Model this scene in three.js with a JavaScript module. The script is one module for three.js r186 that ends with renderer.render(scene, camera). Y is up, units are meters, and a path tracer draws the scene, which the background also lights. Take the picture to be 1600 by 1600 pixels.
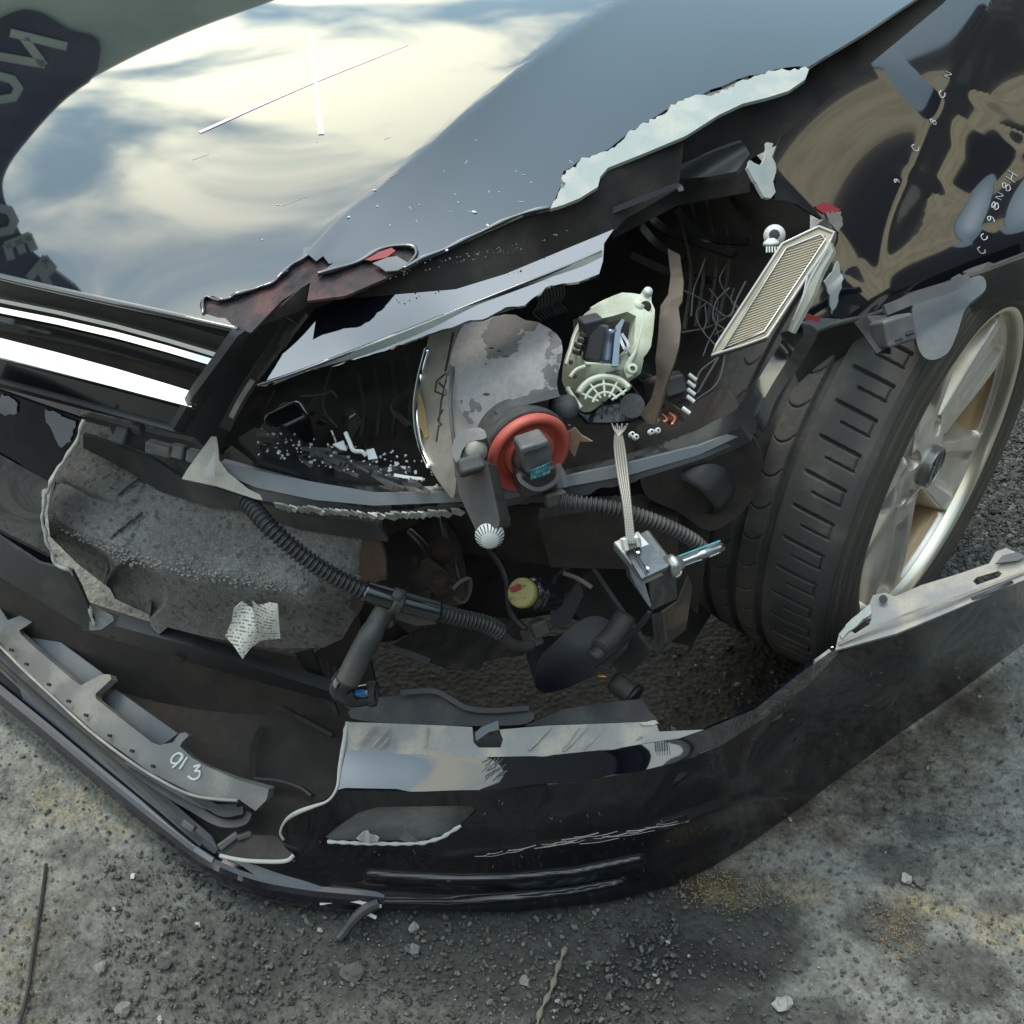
import * as THREE from 'three';
import { RoundedBoxGeometry } from 'three/addons/geometries/RoundedBoxGeometry.js';
import { mergeGeometries } from 'three/addons/utils/BufferGeometryUtils.js';

// ---------------------------------------------------------------- camera, sky, sun, exposure
const V = (x, y, z) => new THREE.Vector3(x, y, z);
const F = 1800, EYE = 1.303, PITCH = 40 * Math.PI / 180, SP = Math.sin(PITCH), CP = Math.cos(PITCH);
const scene = new THREE.Scene();
const camera = new THREE.PerspectiveCamera(2 * Math.atan(800 / F) * 180 / Math.PI, 1, 0.05, 300);
camera.position.set(0, EYE, 0);
camera.lookAt(0, EYE - SP, -CP);
camera.updateMatrixWorld();
const renderer = new THREE.WebGLRenderer({ antialias: true });
renderer.toneMapping = THREE.LinearToneMapping;
renderer.toneMappingExposure = 1.95;
renderer.shadowMap.enabled = true;

// seeded random numbers and tileable noise
function rng(seed) { let s = seed >>> 0; return () => { s = (s + 0x6D2B79F5) | 0; let t = Math.imul(s ^ (s >>> 15), 1 | s); t = (t + Math.imul(t ^ (t >>> 7), 61 | t)) ^ t; return ((t ^ (t >>> 14)) >>> 0) / 4294967296; }; }
const hash = (x, y, s) => { let h = Math.imul(x, 374761393) + Math.imul(y, 668265263) + Math.imul(s, 974634777) | 0; h = Math.imul(h ^ (h >>> 13), 1274126177); return ((h ^ (h >>> 16)) >>> 0) / 4294967296; };
const fade = (t) => t * t * (3 - 2 * t), mod = (a, n) => ((a % n) + n) % n;
const clamp = (x, a = 0, b = 1) => Math.min(b, Math.max(a, x)), mix = (a, b, t) => a + (b - a) * t;
const sstep = (a, b, x) => fade(clamp((x - a) / (b - a)));
function noise(x, y, n, s) { const i = Math.floor(x), j = Math.floor(y), u = fade(x - i), v = fade(y - j), h = (a, b) => hash(mod(a, n), mod(b, n), s); return mix(mix(h(i, j), h(i + 1, j), u), mix(h(i, j + 1), h(i + 1, j + 1), u), v); }
function fbm(x, y, n, s, o = 5) { let a = 0, w = 0.5, t = 0; for (let k = 0; k < o; k++) { a += w * noise(x, y, n, s + k); t += w; w *= 0.5; x *= 2; y *= 2; n *= 2; } return a / t; }
function cells(x, y, n, s) { const i = Math.floor(x), j = Math.floor(y); let a = 9, b = 9, id = 0; for (let p = -1; p < 2; p++) for (let q = -1; q < 2; q++) { const cx = mod(i + p, n), cy = mod(j + q, n), dx = i + p + hash(cx, cy, s) - x, dy = j + q + hash(cx, cy, s + 7) - y, d = Math.sqrt(dx * dx + dy * dy); if (d < a) { b = a; a = d; id = hash(cx, cy, s + 3); } else if (d < b) b = d; } return [a, b, id]; }

// the sky: bright warm broken cloud low in front, clearing to slate blue higher up
const SUN = V(-0.24, 0.93, -0.27).normalize(), BANK = V(-0.26, 0.46, -0.85).normalize(); // sun behind high cloud; sunlit cloud bank ahead
{
  const w = 2048, h = 1024, a = new Float32Array(w * h * 4);
  for (let j = 0; j < h; j++) for (let i = 0; i < w; i++) {
    const o = (j * w + i) * 4; a[o + 3] = 1;
    if (j < h / 2) { a[o] = 0.5; a[o + 1] = 0.5; a[o + 2] = 0.45; continue; }
    const el = ((j + 0.5) / h - 0.5) * Math.PI, az = ((i + 0.5) / w - 0.5) * 2 * Math.PI;
    const ce = Math.cos(el), dx = ce * Math.cos(az), t = Math.sin(el), dz = ce * Math.sin(az);
    const near = Math.max(0, dx * SUN.x + t * SUN.y + dz * SUN.z), bank = Math.pow(Math.max(0, dx * BANK.x + t * BANK.y + dz * BANK.z), 22);
    const k = 1 / (t + 0.16), cx = dx * k * 2.9 + 17.9, cy = dz * k * 2.9 + 7.1; // cloud deck: noise on a plane overhead
    let c = fbm(cx + 0.9 * noise(cx * 1.6, cy * 1.6, 64, 5), cy + 0.5 * noise(cx * 2.1, cy * 1.1, 64, 6), 64, 21, 7);
    c = sstep(0.40, 0.64, c + 0.26 * sstep(0.64, 0.44, t) - 0.05 - 0.55 * sstep(-0.12, 0.20, dx / ce));
    const glow = near * near * near, low = sstep(0.25, 0.0, t), z = Math.pow(t, 6);
    const blue = [mix(0.37, 1.75, z), mix(0.55, 2.0, z), mix(0.67, 2.2, z)];
    const cl = [0.92 + 0.75 * glow + 0.95 * bank, 0.94 + 0.74 * glow + 0.91 * bank, 0.80 + 0.70 * glow + 0.56 * bank];
    for (let q = 0; q < 3; q++) a[o + q] = mix(mix(blue[q] * (1 - 0.28 * sstep(-0.05, 0.25, dx / ce) * (1 - z)), cl[q], c * 0.94), [1.4, 1.5, 1.45][q], low * 0.6);
  }
  const sky = new THREE.DataTexture(a, w, h, THREE.RGBAFormat, THREE.FloatType);
  sky.mapping = THREE.EquirectangularReflectionMapping; sky.magFilter = THREE.LinearFilter; sky.needsUpdate = true;
  scene.background = sky; scene.environment = sky;
  scene.backgroundIntensity = 1; scene.environmentIntensity = 1;
}
const sun = new THREE.DirectionalLight(0xfff0dc, 1.0);
sun.position.copy(SUN).multiplyScalar(20); sun.castShadow = true; sun.shadow.radius = 30;
sun.shadow.mapSize.set(2048, 2048); Object.assign(sun.shadow.camera, { left: -4, right: 4, top: 4, bottom: -4, near: 1, far: 40 });
scene.add(sun, sun.target);

// ---------------------------------------------------------------- where a thing stands: a viewing ray met at a height above the ground
const heightAt = (x, y, d) => EYE - d * (SP + (y - 800) / F * CP);
const depthAt = (x, y, h) => (EYE - h) / (SP + (y - 800) / F * CP);
function PD(x, y, d) { const u = (x - 800) / F * d, v = -(y - 800) / F * d; return V(u, EYE + v * CP - d * SP, -(v * SP + d * CP)); }
const P = (x, y, h) => PD(x, y, depthAt(x, y, h));
const TO_EYE = (p) => V(0, EYE, 0).sub(p).normalize();

// a smooth field of 1/depth through given points; three points make an exact plane
function field(pts, stiff = 0) {
  const n = pts.length, A = [], S = 0.002, rows = n + 3;
  const U = (a, b) => { const r2 = ((a[0] - b[0]) ** 2 + (a[1] - b[1]) ** 2) * S * S; return r2 > 1e-12 ? r2 * Math.log(r2) : 0; };
  for (let i = 0; i < rows; i++) { A.push(new Float64Array(rows + 1)); }
  pts.forEach((p, i) => { pts.forEach((q, j) => { A[i][j] = U(p, q); }); A[i][i] += stiff; A[i][n] = 1; A[i][n + 1] = p[0] * S; A[i][n + 2] = p[1] * S; A[n][i] = 1; A[n + 1][i] = p[0] * S; A[n + 2][i] = p[1] * S; A[i][rows] = 1 / depthAt(p[0], p[1], p[2]); });
  for (let c = 0; c < rows; c++) {
    let b = c; for (let r = c + 1; r < rows; r++) if (Math.abs(A[r][c]) > Math.abs(A[b][c])) b = r;
    [A[c], A[b]] = [A[b], A[c]]; const pv = A[c][c] || 1e-12;
    for (let r = 0; r < rows; r++) if (r !== c) { const f = A[r][c] / pv; if (f) for (let k = c; k <= rows; k++) A[r][k] -= f * A[c][k]; }
  }
  const w = A.map((r, i) => r[rows] / (r[i] || 1e-12));
  return (x, y) => { let s = w[n] + w[n + 1] * x * S + w[n + 2] * y * S; for (let i = 0; i < n; i++) s += w[i] * U([x, y], pts[i]); return 1 / s; };
}
// a smooth cubic surface of 1/depth, least squares through the points
function cubic(pts, deg = 3) {
  const mx = pts.reduce((s, p) => s + p[0], 0) / pts.length, my = pts.reduce((s, p) => s + p[1], 0) / pts.length, ex = []; for (let i = 0; i <= deg; i++) for (let j = 0; i + j <= deg; j++) ex.push([i, j]);
  const f = (x, y) => { const u = (x - mx) / 220, v = (y - my) / 260; return ex.map(([i, j]) => u ** i * v ** j); }, n = ex.length, A = ex.map(() => new Float64Array(n + 1));
  for (const p of pts) { const b = f(p[0], p[1]), d = 1 / depthAt(p[0], p[1], p[2]); for (let i = 0; i < n; i++) { for (let j = 0; j < n; j++) A[i][j] += b[i] * b[j]; A[i][n] += b[i] * d; } }
  for (let i = 0; i < n; i++) A[i][i] += 0.002 * (ex[i][0] + ex[i][1]) ** 2;
  for (let c = 0; c < n; c++) { let b = c; for (let r = c + 1; r < n; r++) if (Math.abs(A[r][c]) > Math.abs(A[b][c])) b = r; [A[c], A[b]] = [A[b], A[c]]; for (let r = 0; r < n; r++) if (r !== c) { const q = A[r][c] / A[c][c]; for (let k = c; k <= n; k++) A[r][k] -= q * A[c][k]; } }
  const w = A.map((r, i) => r[n] / r[i]);
  return (x, y) => 1 / f(x, y).reduce((s, b, i) => s + b * w[i], 0);
}
const inside = (poly, x, y) => { let c = false; for (let i = 0, j = poly.length - 1; i < poly.length; j = i++) { const [a, b] = poly[i], [p, q] = poly[j]; if ((b > y) !== (q > y) && x < (p - a) * (y - b) / (q - b) + a) c = !c; } return c; };
function clipHalf(poly, axis, at, keepAbove) {
  const out = [];
  for (let i = 0; i < poly.length; i++) {
    const a = poly[i], b = poly[(i + 1) % poly.length], sa = (a[axis] - at) * (keepAbove ? 1 : -1), sb = (b[axis] - at) * (keepAbove ? 1 : -1);
    if (sa >= 0) out.push(a);
    if ((sa > 0 && sb < 0) || (sa < 0 && sb > 0)) { const t = sa / (sa - sb), p = [a[0] + (b[0] - a[0]) * t, a[1] + (b[1] - a[1]) * t]; p[axis] = at; out.push(p); }
  }
  return out;
}
// smooth an outline (Catmull-Rom through its points) or roughen it as a tear
function curve(pts, k = 6, closed = true) {
  const n = pts.length, out = [], g = (i) => pts[closed ? mod(i, n) : clamp(i, 0, n - 1)];
  for (let i = 0; i < (closed ? n : n - 1); i++) for (let s = 0; s < k; s++) {
    const t = s / k, a = g(i - 1), b = g(i), c = g(i + 1), d = g(i + 2);
    out.push(b.map((_, q) => 0.5 * (2 * b[q] + (c[q] - a[q]) * t + (2 * a[q] - 5 * b[q] + 4 * c[q] - d[q]) * t * t + (3 * b[q] - a[q] - 3 * c[q] + d[q]) * t ** 3)));
  }
  if (!closed) out.push(g(n - 1).slice());
  return out;
}
function tear(pts, amp, every, seed) {
  const r = rng(seed), out = [];
  for (let i = 0; i < pts.length - 1; i++) {
    const a = pts[i], b = pts[i + 1], L = Math.hypot(b[0] - a[0], b[1] - a[1]), m = Math.max(1, Math.round(L / every));
    for (let k = 0; k < m; k++) { const t = (k + (k ? (r() - 0.5) * 0.6 : 0)) / m, j = k ? (r() - 0.5) * 2 * amp : 0; const p = a.map((v, q) => mix(v, b[q], t)); p[0] += -(b[1] - a[1]) / L * j; p[1] += (b[0] - a[0]) / L * j; out.push(p); }
  }
  out.push(pts[pts.length - 1]);
  return out;
}
// A sheet of real thickness with the outline of a traced part, lying on a smooth surface through points of known height.
function panel(outline, o = {}) {
  const known = [...outline.filter((p) => p.length > 2 && p[2] !== undefined), ...(o.ctrl ?? [])].filter((p, i, a) => a.findIndex((q) => q[0] === p[0] && q[1] === p[1]) === i);
  const D0 = o.D ?? field(o.only ? o.ctrl : known, o.stiff ?? 0), D = o.add ? (x, y) => D0(x, y) + o.add(x, y) : D0, step = o.step ?? 16, t = o.t ?? 0.003;
  let poly = [];
  outline.forEach((a, i) => { const b = outline[(i + 1) % outline.length], m = Math.max(1, Math.ceil(Math.hypot(b[0] - a[0], b[1] - a[1]) / step)); for (let k = 0; k < m; k++) poly.push([mix(a[0], b[0], k / m), mix(a[1], b[1], k / m)]); });
  for (const h of o.holes ?? []) {
    let best = [1e9]; poly.forEach((a, i) => h.forEach((b, j) => { const d = Math.hypot(a[0] - b[0], a[1] - b[1]); if (d < best[0]) best = [d, i, j]; }));
    const area = (q) => q.reduce((s, a, i) => { const b = q[(i + 1) % q.length]; return s + a[0] * b[1] - b[0] * a[1]; }, 0);
    let hh = h.map((p) => [p[0], p[1]]); hh = [...hh.slice(best[2]), ...hh.slice(0, best[2])];
    if (area(hh) * area(poly) > 0) hh = [hh[0], ...hh.slice(1).reverse()];
    poly = [...poly.slice(0, best[1] + 1), ...hh, hh[0].slice(), ...poly.slice(best[1])];
  }
  const xs = poly.map((p) => p[0]), ys = poly.map((p) => p[1]), x0 = Math.min(...xs), x1 = Math.max(...xs), y0 = Math.min(...ys), y1 = Math.max(...ys);
  const nx = Math.max(1, Math.ceil((x1 - x0) / step)), ny = Math.max(1, Math.ceil((y1 - y0) / step));
  const key = new Map(), vx = [], tris = [];
  const vert = (p) => { const k = Math.round(p[0] * 200) + ',' + Math.round(p[1] * 200); if (!key.has(k)) { key.set(k, vx.length); vx.push(p); } return key.get(k); };
  for (let i = 0; i < nx; i++) {
    let col = poly; if (i > 0) col = clipHalf(col, 0, x0 + (x1 - x0) * i / nx, true); if (i < nx - 1) col = clipHalf(col, 0, x0 + (x1 - x0) * (i + 1) / nx, false);
    if (col.length < 3) continue;
    for (let j = 0; j < ny; j++) {
      let c = col; if (j > 0) c = clipHalf(c, 1, y0 + (y1 - y0) * j / ny, true); if (j < ny - 1 && c.length) c = clipHalf(c, 1, y0 + (y1 - y0) * (j + 1) / ny, false);
      c = c.filter((p, k) => { const q = c[(k + 1) % c.length]; return Math.abs(p[0] - q[0]) + Math.abs(p[1] - q[1]) > 1e-4; });
      if (c.length < 3) continue;
      const cc = c.map((p) => new THREE.Vector2(p[0], p[1])), ar = THREE.ShapeUtils.area(cc);
      if (Math.abs(ar) < 1e-3) continue;
      const src = ar < 0 ? c.slice().reverse() : c;
      for (const f of THREE.ShapeUtils.triangulateShape(src.map((p) => new THREE.Vector2(p[0], p[1])), [])) { const q = f.map((k) => vert(src[k])); if (q[0] !== q[1] && q[1] !== q[2] && q[0] !== q[2]) tris.push([q[0], q[2], q[1]]); }
    }
  }
  const at = (x, y) => PD(x, y, D(x, y));
  const pos = vx.map((p) => at(p[0], p[1]));
  const nor = vx.map((p) => { const e = o.eps ?? 1.5, a = at(p[0] + e, p[1]).sub(at(p[0] - e, p[1])), b = at(p[0], p[1] - e).sub(at(p[0], p[1] + e)); return a.cross(b).normalize(); });
  const mean = nor.reduce((a, b) => a.add(b), V(0, 0, 0)).normalize();
  const ax = V(1, 0, 0).addScaledVector(mean, -mean.x).normalize(), ay = mean.clone().cross(ax), off = o.uvo ?? [0, 0];
  const dir = o.along ?? null;
  const back = pos.map((p, i) => p.clone().addScaledVector(dir ?? nor[i], -t));
  const gp = [], gn = [], gu = [], push = (p, n) => { gp.push(p.x, p.y, p.z); gn.push(n.x, n.y, n.z); gu.push(p.dot(ax) + off[0], p.dot(ay) + off[1]); };
  // orientation check, so that faces look outward
  let flip = 0; for (const [a, b, c] of tris.slice(0, 40)) { const n = pos[b].clone().sub(pos[a]).cross(pos[c].clone().sub(pos[a])); flip += Math.sign(n.dot(nor[a])); }
  const T = flip < 0 ? tris.map(([a, b, c]) => [a, c, b]) : tris;
  for (const f of T) for (const k of f) push(pos[k], nor[k]);
  if (t > 0) {
    for (const f of T) for (const k of [f[0], f[2], f[1]]) push(back[k], nor[k].clone().negate());
    const edges = new Map(); for (const f of T) for (let k = 0; k < 3; k++) edges.set(f[k] + '_' + f[(k + 1) % 3], 1);
    for (const e of edges.keys()) { const [a, b] = e.split('_').map(Number); if (edges.has(b + '_' + a)) continue; const n = pos[b].clone().sub(pos[a]).cross(back[a].clone().sub(pos[a])).normalize().negate(); const m = n.clone(); for (const q of [pos[a], back[a], pos[b], pos[b], back[a], back[b]]) push(q, m); }
  }
  const g = new THREE.BufferGeometry();
  g.setAttribute('position', new THREE.Float32BufferAttribute(gp, 3)); g.setAttribute('normal', new THREE.Float32BufferAttribute(gn, 3)); g.setAttribute('uv', new THREE.Float32BufferAttribute(gu, 2));
  g.userData.D = D; g.userData.at = at;
  return g;
}
// a round or flat profile carried along a path of points
function path3(pts, k = 8) { const c = new THREE.CatmullRomCurve3(pts, false, 'centripetal'); return c.getPoints(Math.max(2, (pts.length - 1) * k)); }
function sweep(pts, radius, o = {}) {
  const n = o.seg ?? 14, L = [0]; for (let i = 1; i < pts.length; i++) L.push(L[i - 1] + pts[i].distanceTo(pts[i - 1]));
  const total = L[L.length - 1]; let P3 = pts, S = L;
  if (o.every) { P3 = []; S = []; const m = Math.max(2, Math.round(total / o.every)); let q = 0; for (let i = 0; i <= m; i++) { const s = total * i / m; while (q < L.length - 2 && L[q + 1] < s) q++; P3.push(pts[q].clone().lerp(pts[q + 1], clamp((s - L[q]) / ((L[q + 1] - L[q]) || 1)))); S.push(s); } }
  const prof = o.profile ?? null, gp = [], gu = [], idx = [];
  let N = null; const rings = prof ? prof.length : n;
  for (let i = 0; i < P3.length; i++) {
    const T = P3[Math.min(i + 1, P3.length - 1)].clone().sub(P3[Math.max(i - 1, 0)]).normalize();
    const ref = o.face ? o.face.clone() : N ?? TO_EYE(P3[i]);
    N = ref.addScaledVector(T, -ref.dot(T)).normalize(); const B = T.clone().cross(N);
    const r = typeof radius === 'function' ? radius(S[i], total) : radius;
    for (let k = 0; k <= rings; k++) {
      let a, b; if (prof) { [a, b] = prof[k % rings]; a *= r; b *= r; } else { const q = k / n * 2 * Math.PI; a = Math.cos(q) * r; b = Math.sin(q) * r; }
      const p = P3[i].clone().addScaledVector(B, a).addScaledVector(N, b); gp.push(p.x, p.y, p.z); gu.push(S[i], k / rings * 2 * Math.PI * 0.01);
    }
  }
  const w = rings + 1; for (let i = 0; i < P3.length - 1; i++) for (let k = 0; k < rings; k++) { const a = i * w + k, b = a + w; idx.push(a, b, a + 1, a + 1, b, b + 1); }
  for (const [row, s] of [[0, 1], [P3.length - 1, -1]]) { const c = gp.length / 3, p = P3[row]; gp.push(p.x, p.y, p.z); gu.push(S[row], 0); for (let k = 0; k < rings; k++) { const a = row * w + k; s > 0 ? idx.push(c, a, a + 1) : idx.push(c, a + 1, a); } }
  let g = new THREE.BufferGeometry(); g.setAttribute('position', new THREE.Float32BufferAttribute(gp, 3)); g.setAttribute('uv', new THREE.Float32BufferAttribute(gu, 2)); g.setIndex(idx);
  if (prof || o.flat) { g = g.toNonIndexed(); } g.computeVertexNormals(); if (g.index) g = g.toNonIndexed();
  return g;
}
const RECT = (w, t) => [[w / 2, 0], [w / 2, t], [-w / 2, t], [-w / 2, 0]];
const bar = (pts, w, t, o = {}) => sweep(path3(pts, o.k ?? 6), 1, { profile: RECT(w, t), ...o });
const hose = (pts, R, amp, pitch) => sweep(path3(pts, 24), (s) => R + amp * Math.sign(Math.sin(2 * Math.PI * s / pitch)) * Math.pow(Math.abs(Math.sin(2 * Math.PI * s / pitch)), 0.5), { every: pitch / 8, seg: 16 });
const wire = (pts, r, seg = 6) => sweep(path3(pts, 8), r, { seg });
function basis(o, x, y) { const X = x.clone().sub(o).normalize(), Y0 = y.clone().sub(o), Z = X.clone().cross(Y0).normalize(), Y = Z.clone().cross(X); return { X, Y, Z, lx: x.distanceTo(o), ly: Y0.dot(Y) }; }
// a rounded block whose face towards the viewer has the corners o, x, y and which is t deep behind it
function block(o, x, y, t, r = 0.003) {
  const b = basis(o, x, y); let Z = b.Z.clone(); const s = Z.dot(TO_EYE(o)) > 0 ? 1 : -1;
  const g = new RoundedBoxGeometry(b.lx, b.ly, t, 2, Math.min(r, t / 2.2, b.lx / 2.2, b.ly / 2.2)).toNonIndexed ? new RoundedBoxGeometry(b.lx, b.ly, t, 2, Math.min(r, t / 2.2, b.lx / 2.2, b.ly / 2.2)) : null;
  const c = o.clone().addScaledVector(b.X, b.lx / 2).addScaledVector(b.Y, b.ly / 2).addScaledVector(Z, -s * t / 2);
  g.applyMatrix4(new THREE.Matrix4().makeBasis(b.X, b.Y, Z).setPosition(c));
  const U = g.attributes.uv, big = Math.max(b.lx, b.ly); for (let i = 0; i < U.count; i++) U.setXY(i, U.getX(i) * big, U.getY(i) * big);
  return g.index ? g.toNonIndexed() : g;
}
// a turned shape about an axis through o
function turned(profile, o, axis, seg = 40) { const g = new THREE.LatheGeometry(profile.map(([r, y]) => new THREE.Vector2(r, y)), seg); g.applyQuaternion(new THREE.Quaternion().setFromUnitVectors(V(0, 1, 0), axis.clone().normalize())); g.translate(o.x, o.y, o.z); return g.toNonIndexed(); }
const clean = (g) => { const n = g.index ? g.toNonIndexed() : g; for (const k of Object.keys(n.attributes)) if (!['position', 'normal', 'uv'].includes(k)) n.deleteAttribute(k); n.morphAttributes = {}; return n; };
const join = (...gs) => mergeGeometries(gs.flat().map((g) => { const n = clean(g); const u = n.userData; n.userData = {}; return n; }), false);

// ---------------------------------------------------------------- things and parts
const taken = {};
const numbered = (n) => { const k = taken[n] = (taken[n] ?? -1) + 1; return k ? `${n}_${String(k).padStart(3, '0')}` : n; };
function finish(m) { m.castShadow = m.receiveShadow = true; return m; }
function thing(name, label, category, base, group) { const o = new THREE.Group(); o.name = numbered(name); o.position.copy(base ?? V(0, 0, 0)); o.userData = { label, category }; if (group) o.userData.group = group; scene.add(o); o.userData0 = o.position.clone(); return o; }
const baseOf = (p) => { let q = p, b = V(0, 0, 0); while (q) { b.add(q.position); q = q.parent; } return b; };
function part(parent, name, geometry, material, label) { const g = clean(geometry), b = baseOf(parent); g.userData = {}; g.translate(-b.x, -b.y, -b.z); const m = finish(new THREE.Mesh(g, material)); m.name = name; if (label) m.userData.label = label; parent.add(m); return m; }
function solo(name, label, category, geometry, material, group, kind) { const g = clean(geometry); g.userData = {}; g.computeBoundingBox(); const c = g.boundingBox.getCenter(V(0, 0, 0)); c.y = g.boundingBox.min.y; g.translate(-c.x, -c.y, -c.z); const m = finish(new THREE.Mesh(g, material)); m.position.copy(c); m.name = numbered(name); m.userData = { label, category }; if (group) m.userData.group = group; if (kind) m.userData.kind = kind; scene.add(m); return m; }

// ---------------------------------------------------------------- materials
const sr = (x) => { x = clamp(x); return Math.round(255 * (x <= 0.0031308 ? 12.92 * x : 1.055 * Math.pow(x, 1 / 2.4) - 0.055)); };
function tex(n, size, fn, color = false, m = n) {
  const a = new Uint8Array(n * m * 4);
  for (let j = 0; j < m; j++) for (let i = 0; i < n; i++) { const v = fn(i / n, j / m), o = (j * n + i) * 4; if (color) { a[o] = sr(v[0]); a[o + 1] = sr(v[1]); a[o + 2] = sr(v[2]); } else a[o] = a[o + 1] = a[o + 2] = Math.round(255 * clamp(v)); a[o + 3] = 255; }
  const t = new THREE.DataTexture(a, n, m); t.wrapS = t.wrapT = THREE.RepeatWrapping; t.magFilter = THREE.LinearFilter; t.minFilter = THREE.LinearMipmapLinearFilter; t.generateMipmaps = true; if (color) t.colorSpace = THREE.SRGBColorSpace; t.repeat.set(1 / size, 1 / size); t.needsUpdate = true; return t;
}
const rgb = (r, g, b) => new THREE.Color().setRGB(r, g, b);
const phys = (o) => new THREE.MeshPhysicalMaterial(o), std = (o) => new THREE.MeshStandardMaterial(o);
const grain = tex(512, 0.05, (u, v) => 0.55 * fbm(u * 64, v * 64, 64, 3, 2) + 0.45 * fbm(u * 12, v * 12, 12, 9, 4));
const wear = tex(1024, 0.42, (u, v) => { const a = fbm(u * 6, v * 6, 6, 31, 6), s = fbm(u * 4 + 0.2, v * 90, 90, 44, 3); return clamp(0.25 + 0.9 * (a - 0.35) + 0.25 * sstep(0.62, 0.8, s) + 0.35 * sstep(0.72, 0.8, fbm(u * 120, v * 120, 120, 51, 2))); });
// dust and grit on black plastic: speckles and smears with their own outlines
const dusty = (base, dust, amount, seed, size = 0.36, speck = 1) => tex(512, size, (u, v) => {
  const a = fbm(u * 5, v * 5, 5, seed, 6), b = fbm(u * 70, v * 70, 70, seed + 11, 3), c = noise(u * 260, v * 260, 260, seed + 23);
  const m = clamp(amount * (sstep(0.38, 0.72, a) * (0.35 + 0.9 * b) + speck * 0.9 * sstep(0.86, 0.97, c) * sstep(0.35, 0.6, a)));
  return [0, 1, 2].map((q) => mix(base[q], dust[q], m));
}, true);
const M = {};
M.paint = phys({ color: rgb(0.0035, 0.0045, 0.009), roughness: 0.03, metalness: 0, clearcoat: 1, clearcoatRoughness: 0.01, ior: 1.9 });
M.paintScuffed = phys({ color: rgb(0.0035, 0.0045, 0.008), roughness: 0.09, clearcoat: 1, clearcoatRoughness: 0.03, clearcoatRoughnessMap: wear, ior: 1.8 });
M.paintWorn = phys({ map: dusty([0.0035, 0.0042, 0.007], [0.055, 0.05, 0.043], 0.12, 61, 0.5), roughness: 0.35, specularIntensity: 0.25, clearcoat: 0.7, clearcoatRoughness: 0.03, ior: 1.5 });
M.black = std({ map: dusty([0.018, 0.018, 0.019], [0.07, 0.062, 0.053], 0.5, 71), roughness: 0.62, bumpMap: grain, bumpScale: 0.0003 });
M.blackClean = std({ color: rgb(0.018, 0.0185, 0.021), roughness: 0.38, bumpMap: grain, bumpScale: 0.00015 });
M.blackGloss = phys({ color: rgb(0.008, 0.009, 0.012), roughness: 0.2, clearcoat: 0.6, clearcoatRoughness: 0.06 });
M.dark = std({ map: dusty([0.022, 0.019, 0.018], [0.06, 0.048, 0.038], 0.6, 81, 0.3), roughness: 0.85, bumpMap: grain, bumpScale: 0.0006 });
M.brownBlack = std({ map: dusty([0.018, 0.015, 0.014], [0.062, 0.05, 0.041], 0.6, 91, 0.25), roughness: 0.8, bumpMap: grain, bumpScale: 0.0005 });
M.grey = std({ map: dusty([0.07, 0.072, 0.075], [0.17, 0.165, 0.15], 0.7, 101, 0.22), roughness: 0.55, bumpMap: grain, bumpScale: 0.0002 });
M.greyLight = std({ map: dusty([0.13, 0.132, 0.13], [0.24, 0.23, 0.205], 0.8, 105, 0.22), roughness: 0.6, bumpMap: grain, bumpScale: 0.0002 });
M.greyDark = std({ map: dusty([0.028, 0.029, 0.031], [0.085, 0.08, 0.072], 0.6, 111, 0.22), roughness: 0.55, bumpMap: grain, bumpScale: 0.0003 });
M.greyBlue = std({ map: dusty([0.10, 0.115, 0.13], [0.17, 0.17, 0.165], 0.5, 121, 0.2), roughness: 0.5 });
M.flange = std({ map: dusty([0.20, 0.20, 0.195], [0.36, 0.32, 0.25], 0.9, 131, 0.16), roughness: 0.5, bumpMap: grain, bumpScale: 0.0003 });
M.chrome = phys({ color: rgb(0.88, 0.89, 0.9), metalness: 1, roughness: 0.06 });
M.silver = phys({ map: dusty([0.40, 0.41, 0.42], [0.22, 0.2, 0.18], 0.5, 141, 0.1), metalness: 0.85, roughness: 0.32 });
M.white = std({ color: rgb(0.50, 0.52, 0.50), roughness: 0.6 });
M.primer = std({ map: dusty([0.25, 0.29, 0.285], [0.36, 0.36, 0.32], 0.8, 151, 0.15), roughness: 0.62, bumpMap: grain, bumpScale: 0.0005 });
M.tornEdge = std({ color: rgb(0.36, 0.36, 0.34), roughness: 0.7 });
M.cream = phys({ map: dusty([0.55, 0.60, 0.47], [0.32, 0.30, 0.2], 0.5, 161, 0.12), roughness: 0.42, clearcoat: 0.2, clearcoatRoughness: 0.3 });
M.redPrimer = std({ map: dusty([0.028, 0.022, 0.024], [0.17, 0.055, 0.05], 0.5, 171, 0.1), roughness: 0.7, bumpMap: grain, bumpScale: 0.0008 });
M.red = std({ color: rgb(0.24, 0.022, 0.028), roughness: 0.55 });
M.redRubber = std({ map: dusty([0.42, 0.070, 0.045], [0.30, 0.09, 0.07], 0.6, 181, 0.1), roughness: 0.5 });
M.rust = std({ map: dusty([0.03, 0.021, 0.016], [0.085, 0.05, 0.03], 0.8, 191, 0.12), roughness: 0.9, bumpMap: grain, bumpScale: 0.001 });
M.steelBrown = phys({ map: dusty([0.065, 0.055, 0.046], [0.16, 0.125, 0.095], 0.7, 201, 0.15), metalness: 0.55, roughness: 0.42 });
M.wireGrey = std({ color: rgb(0.05, 0.05, 0.052), roughness: 0.5 });
M.copper = phys({ color: rgb(0.6, 0.3, 0.16), metalness: 0.9, roughness: 0.35 });
M.mark = std({ color: rgb(0.55, 0.56, 0.57), roughness: 0.7 });
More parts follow.
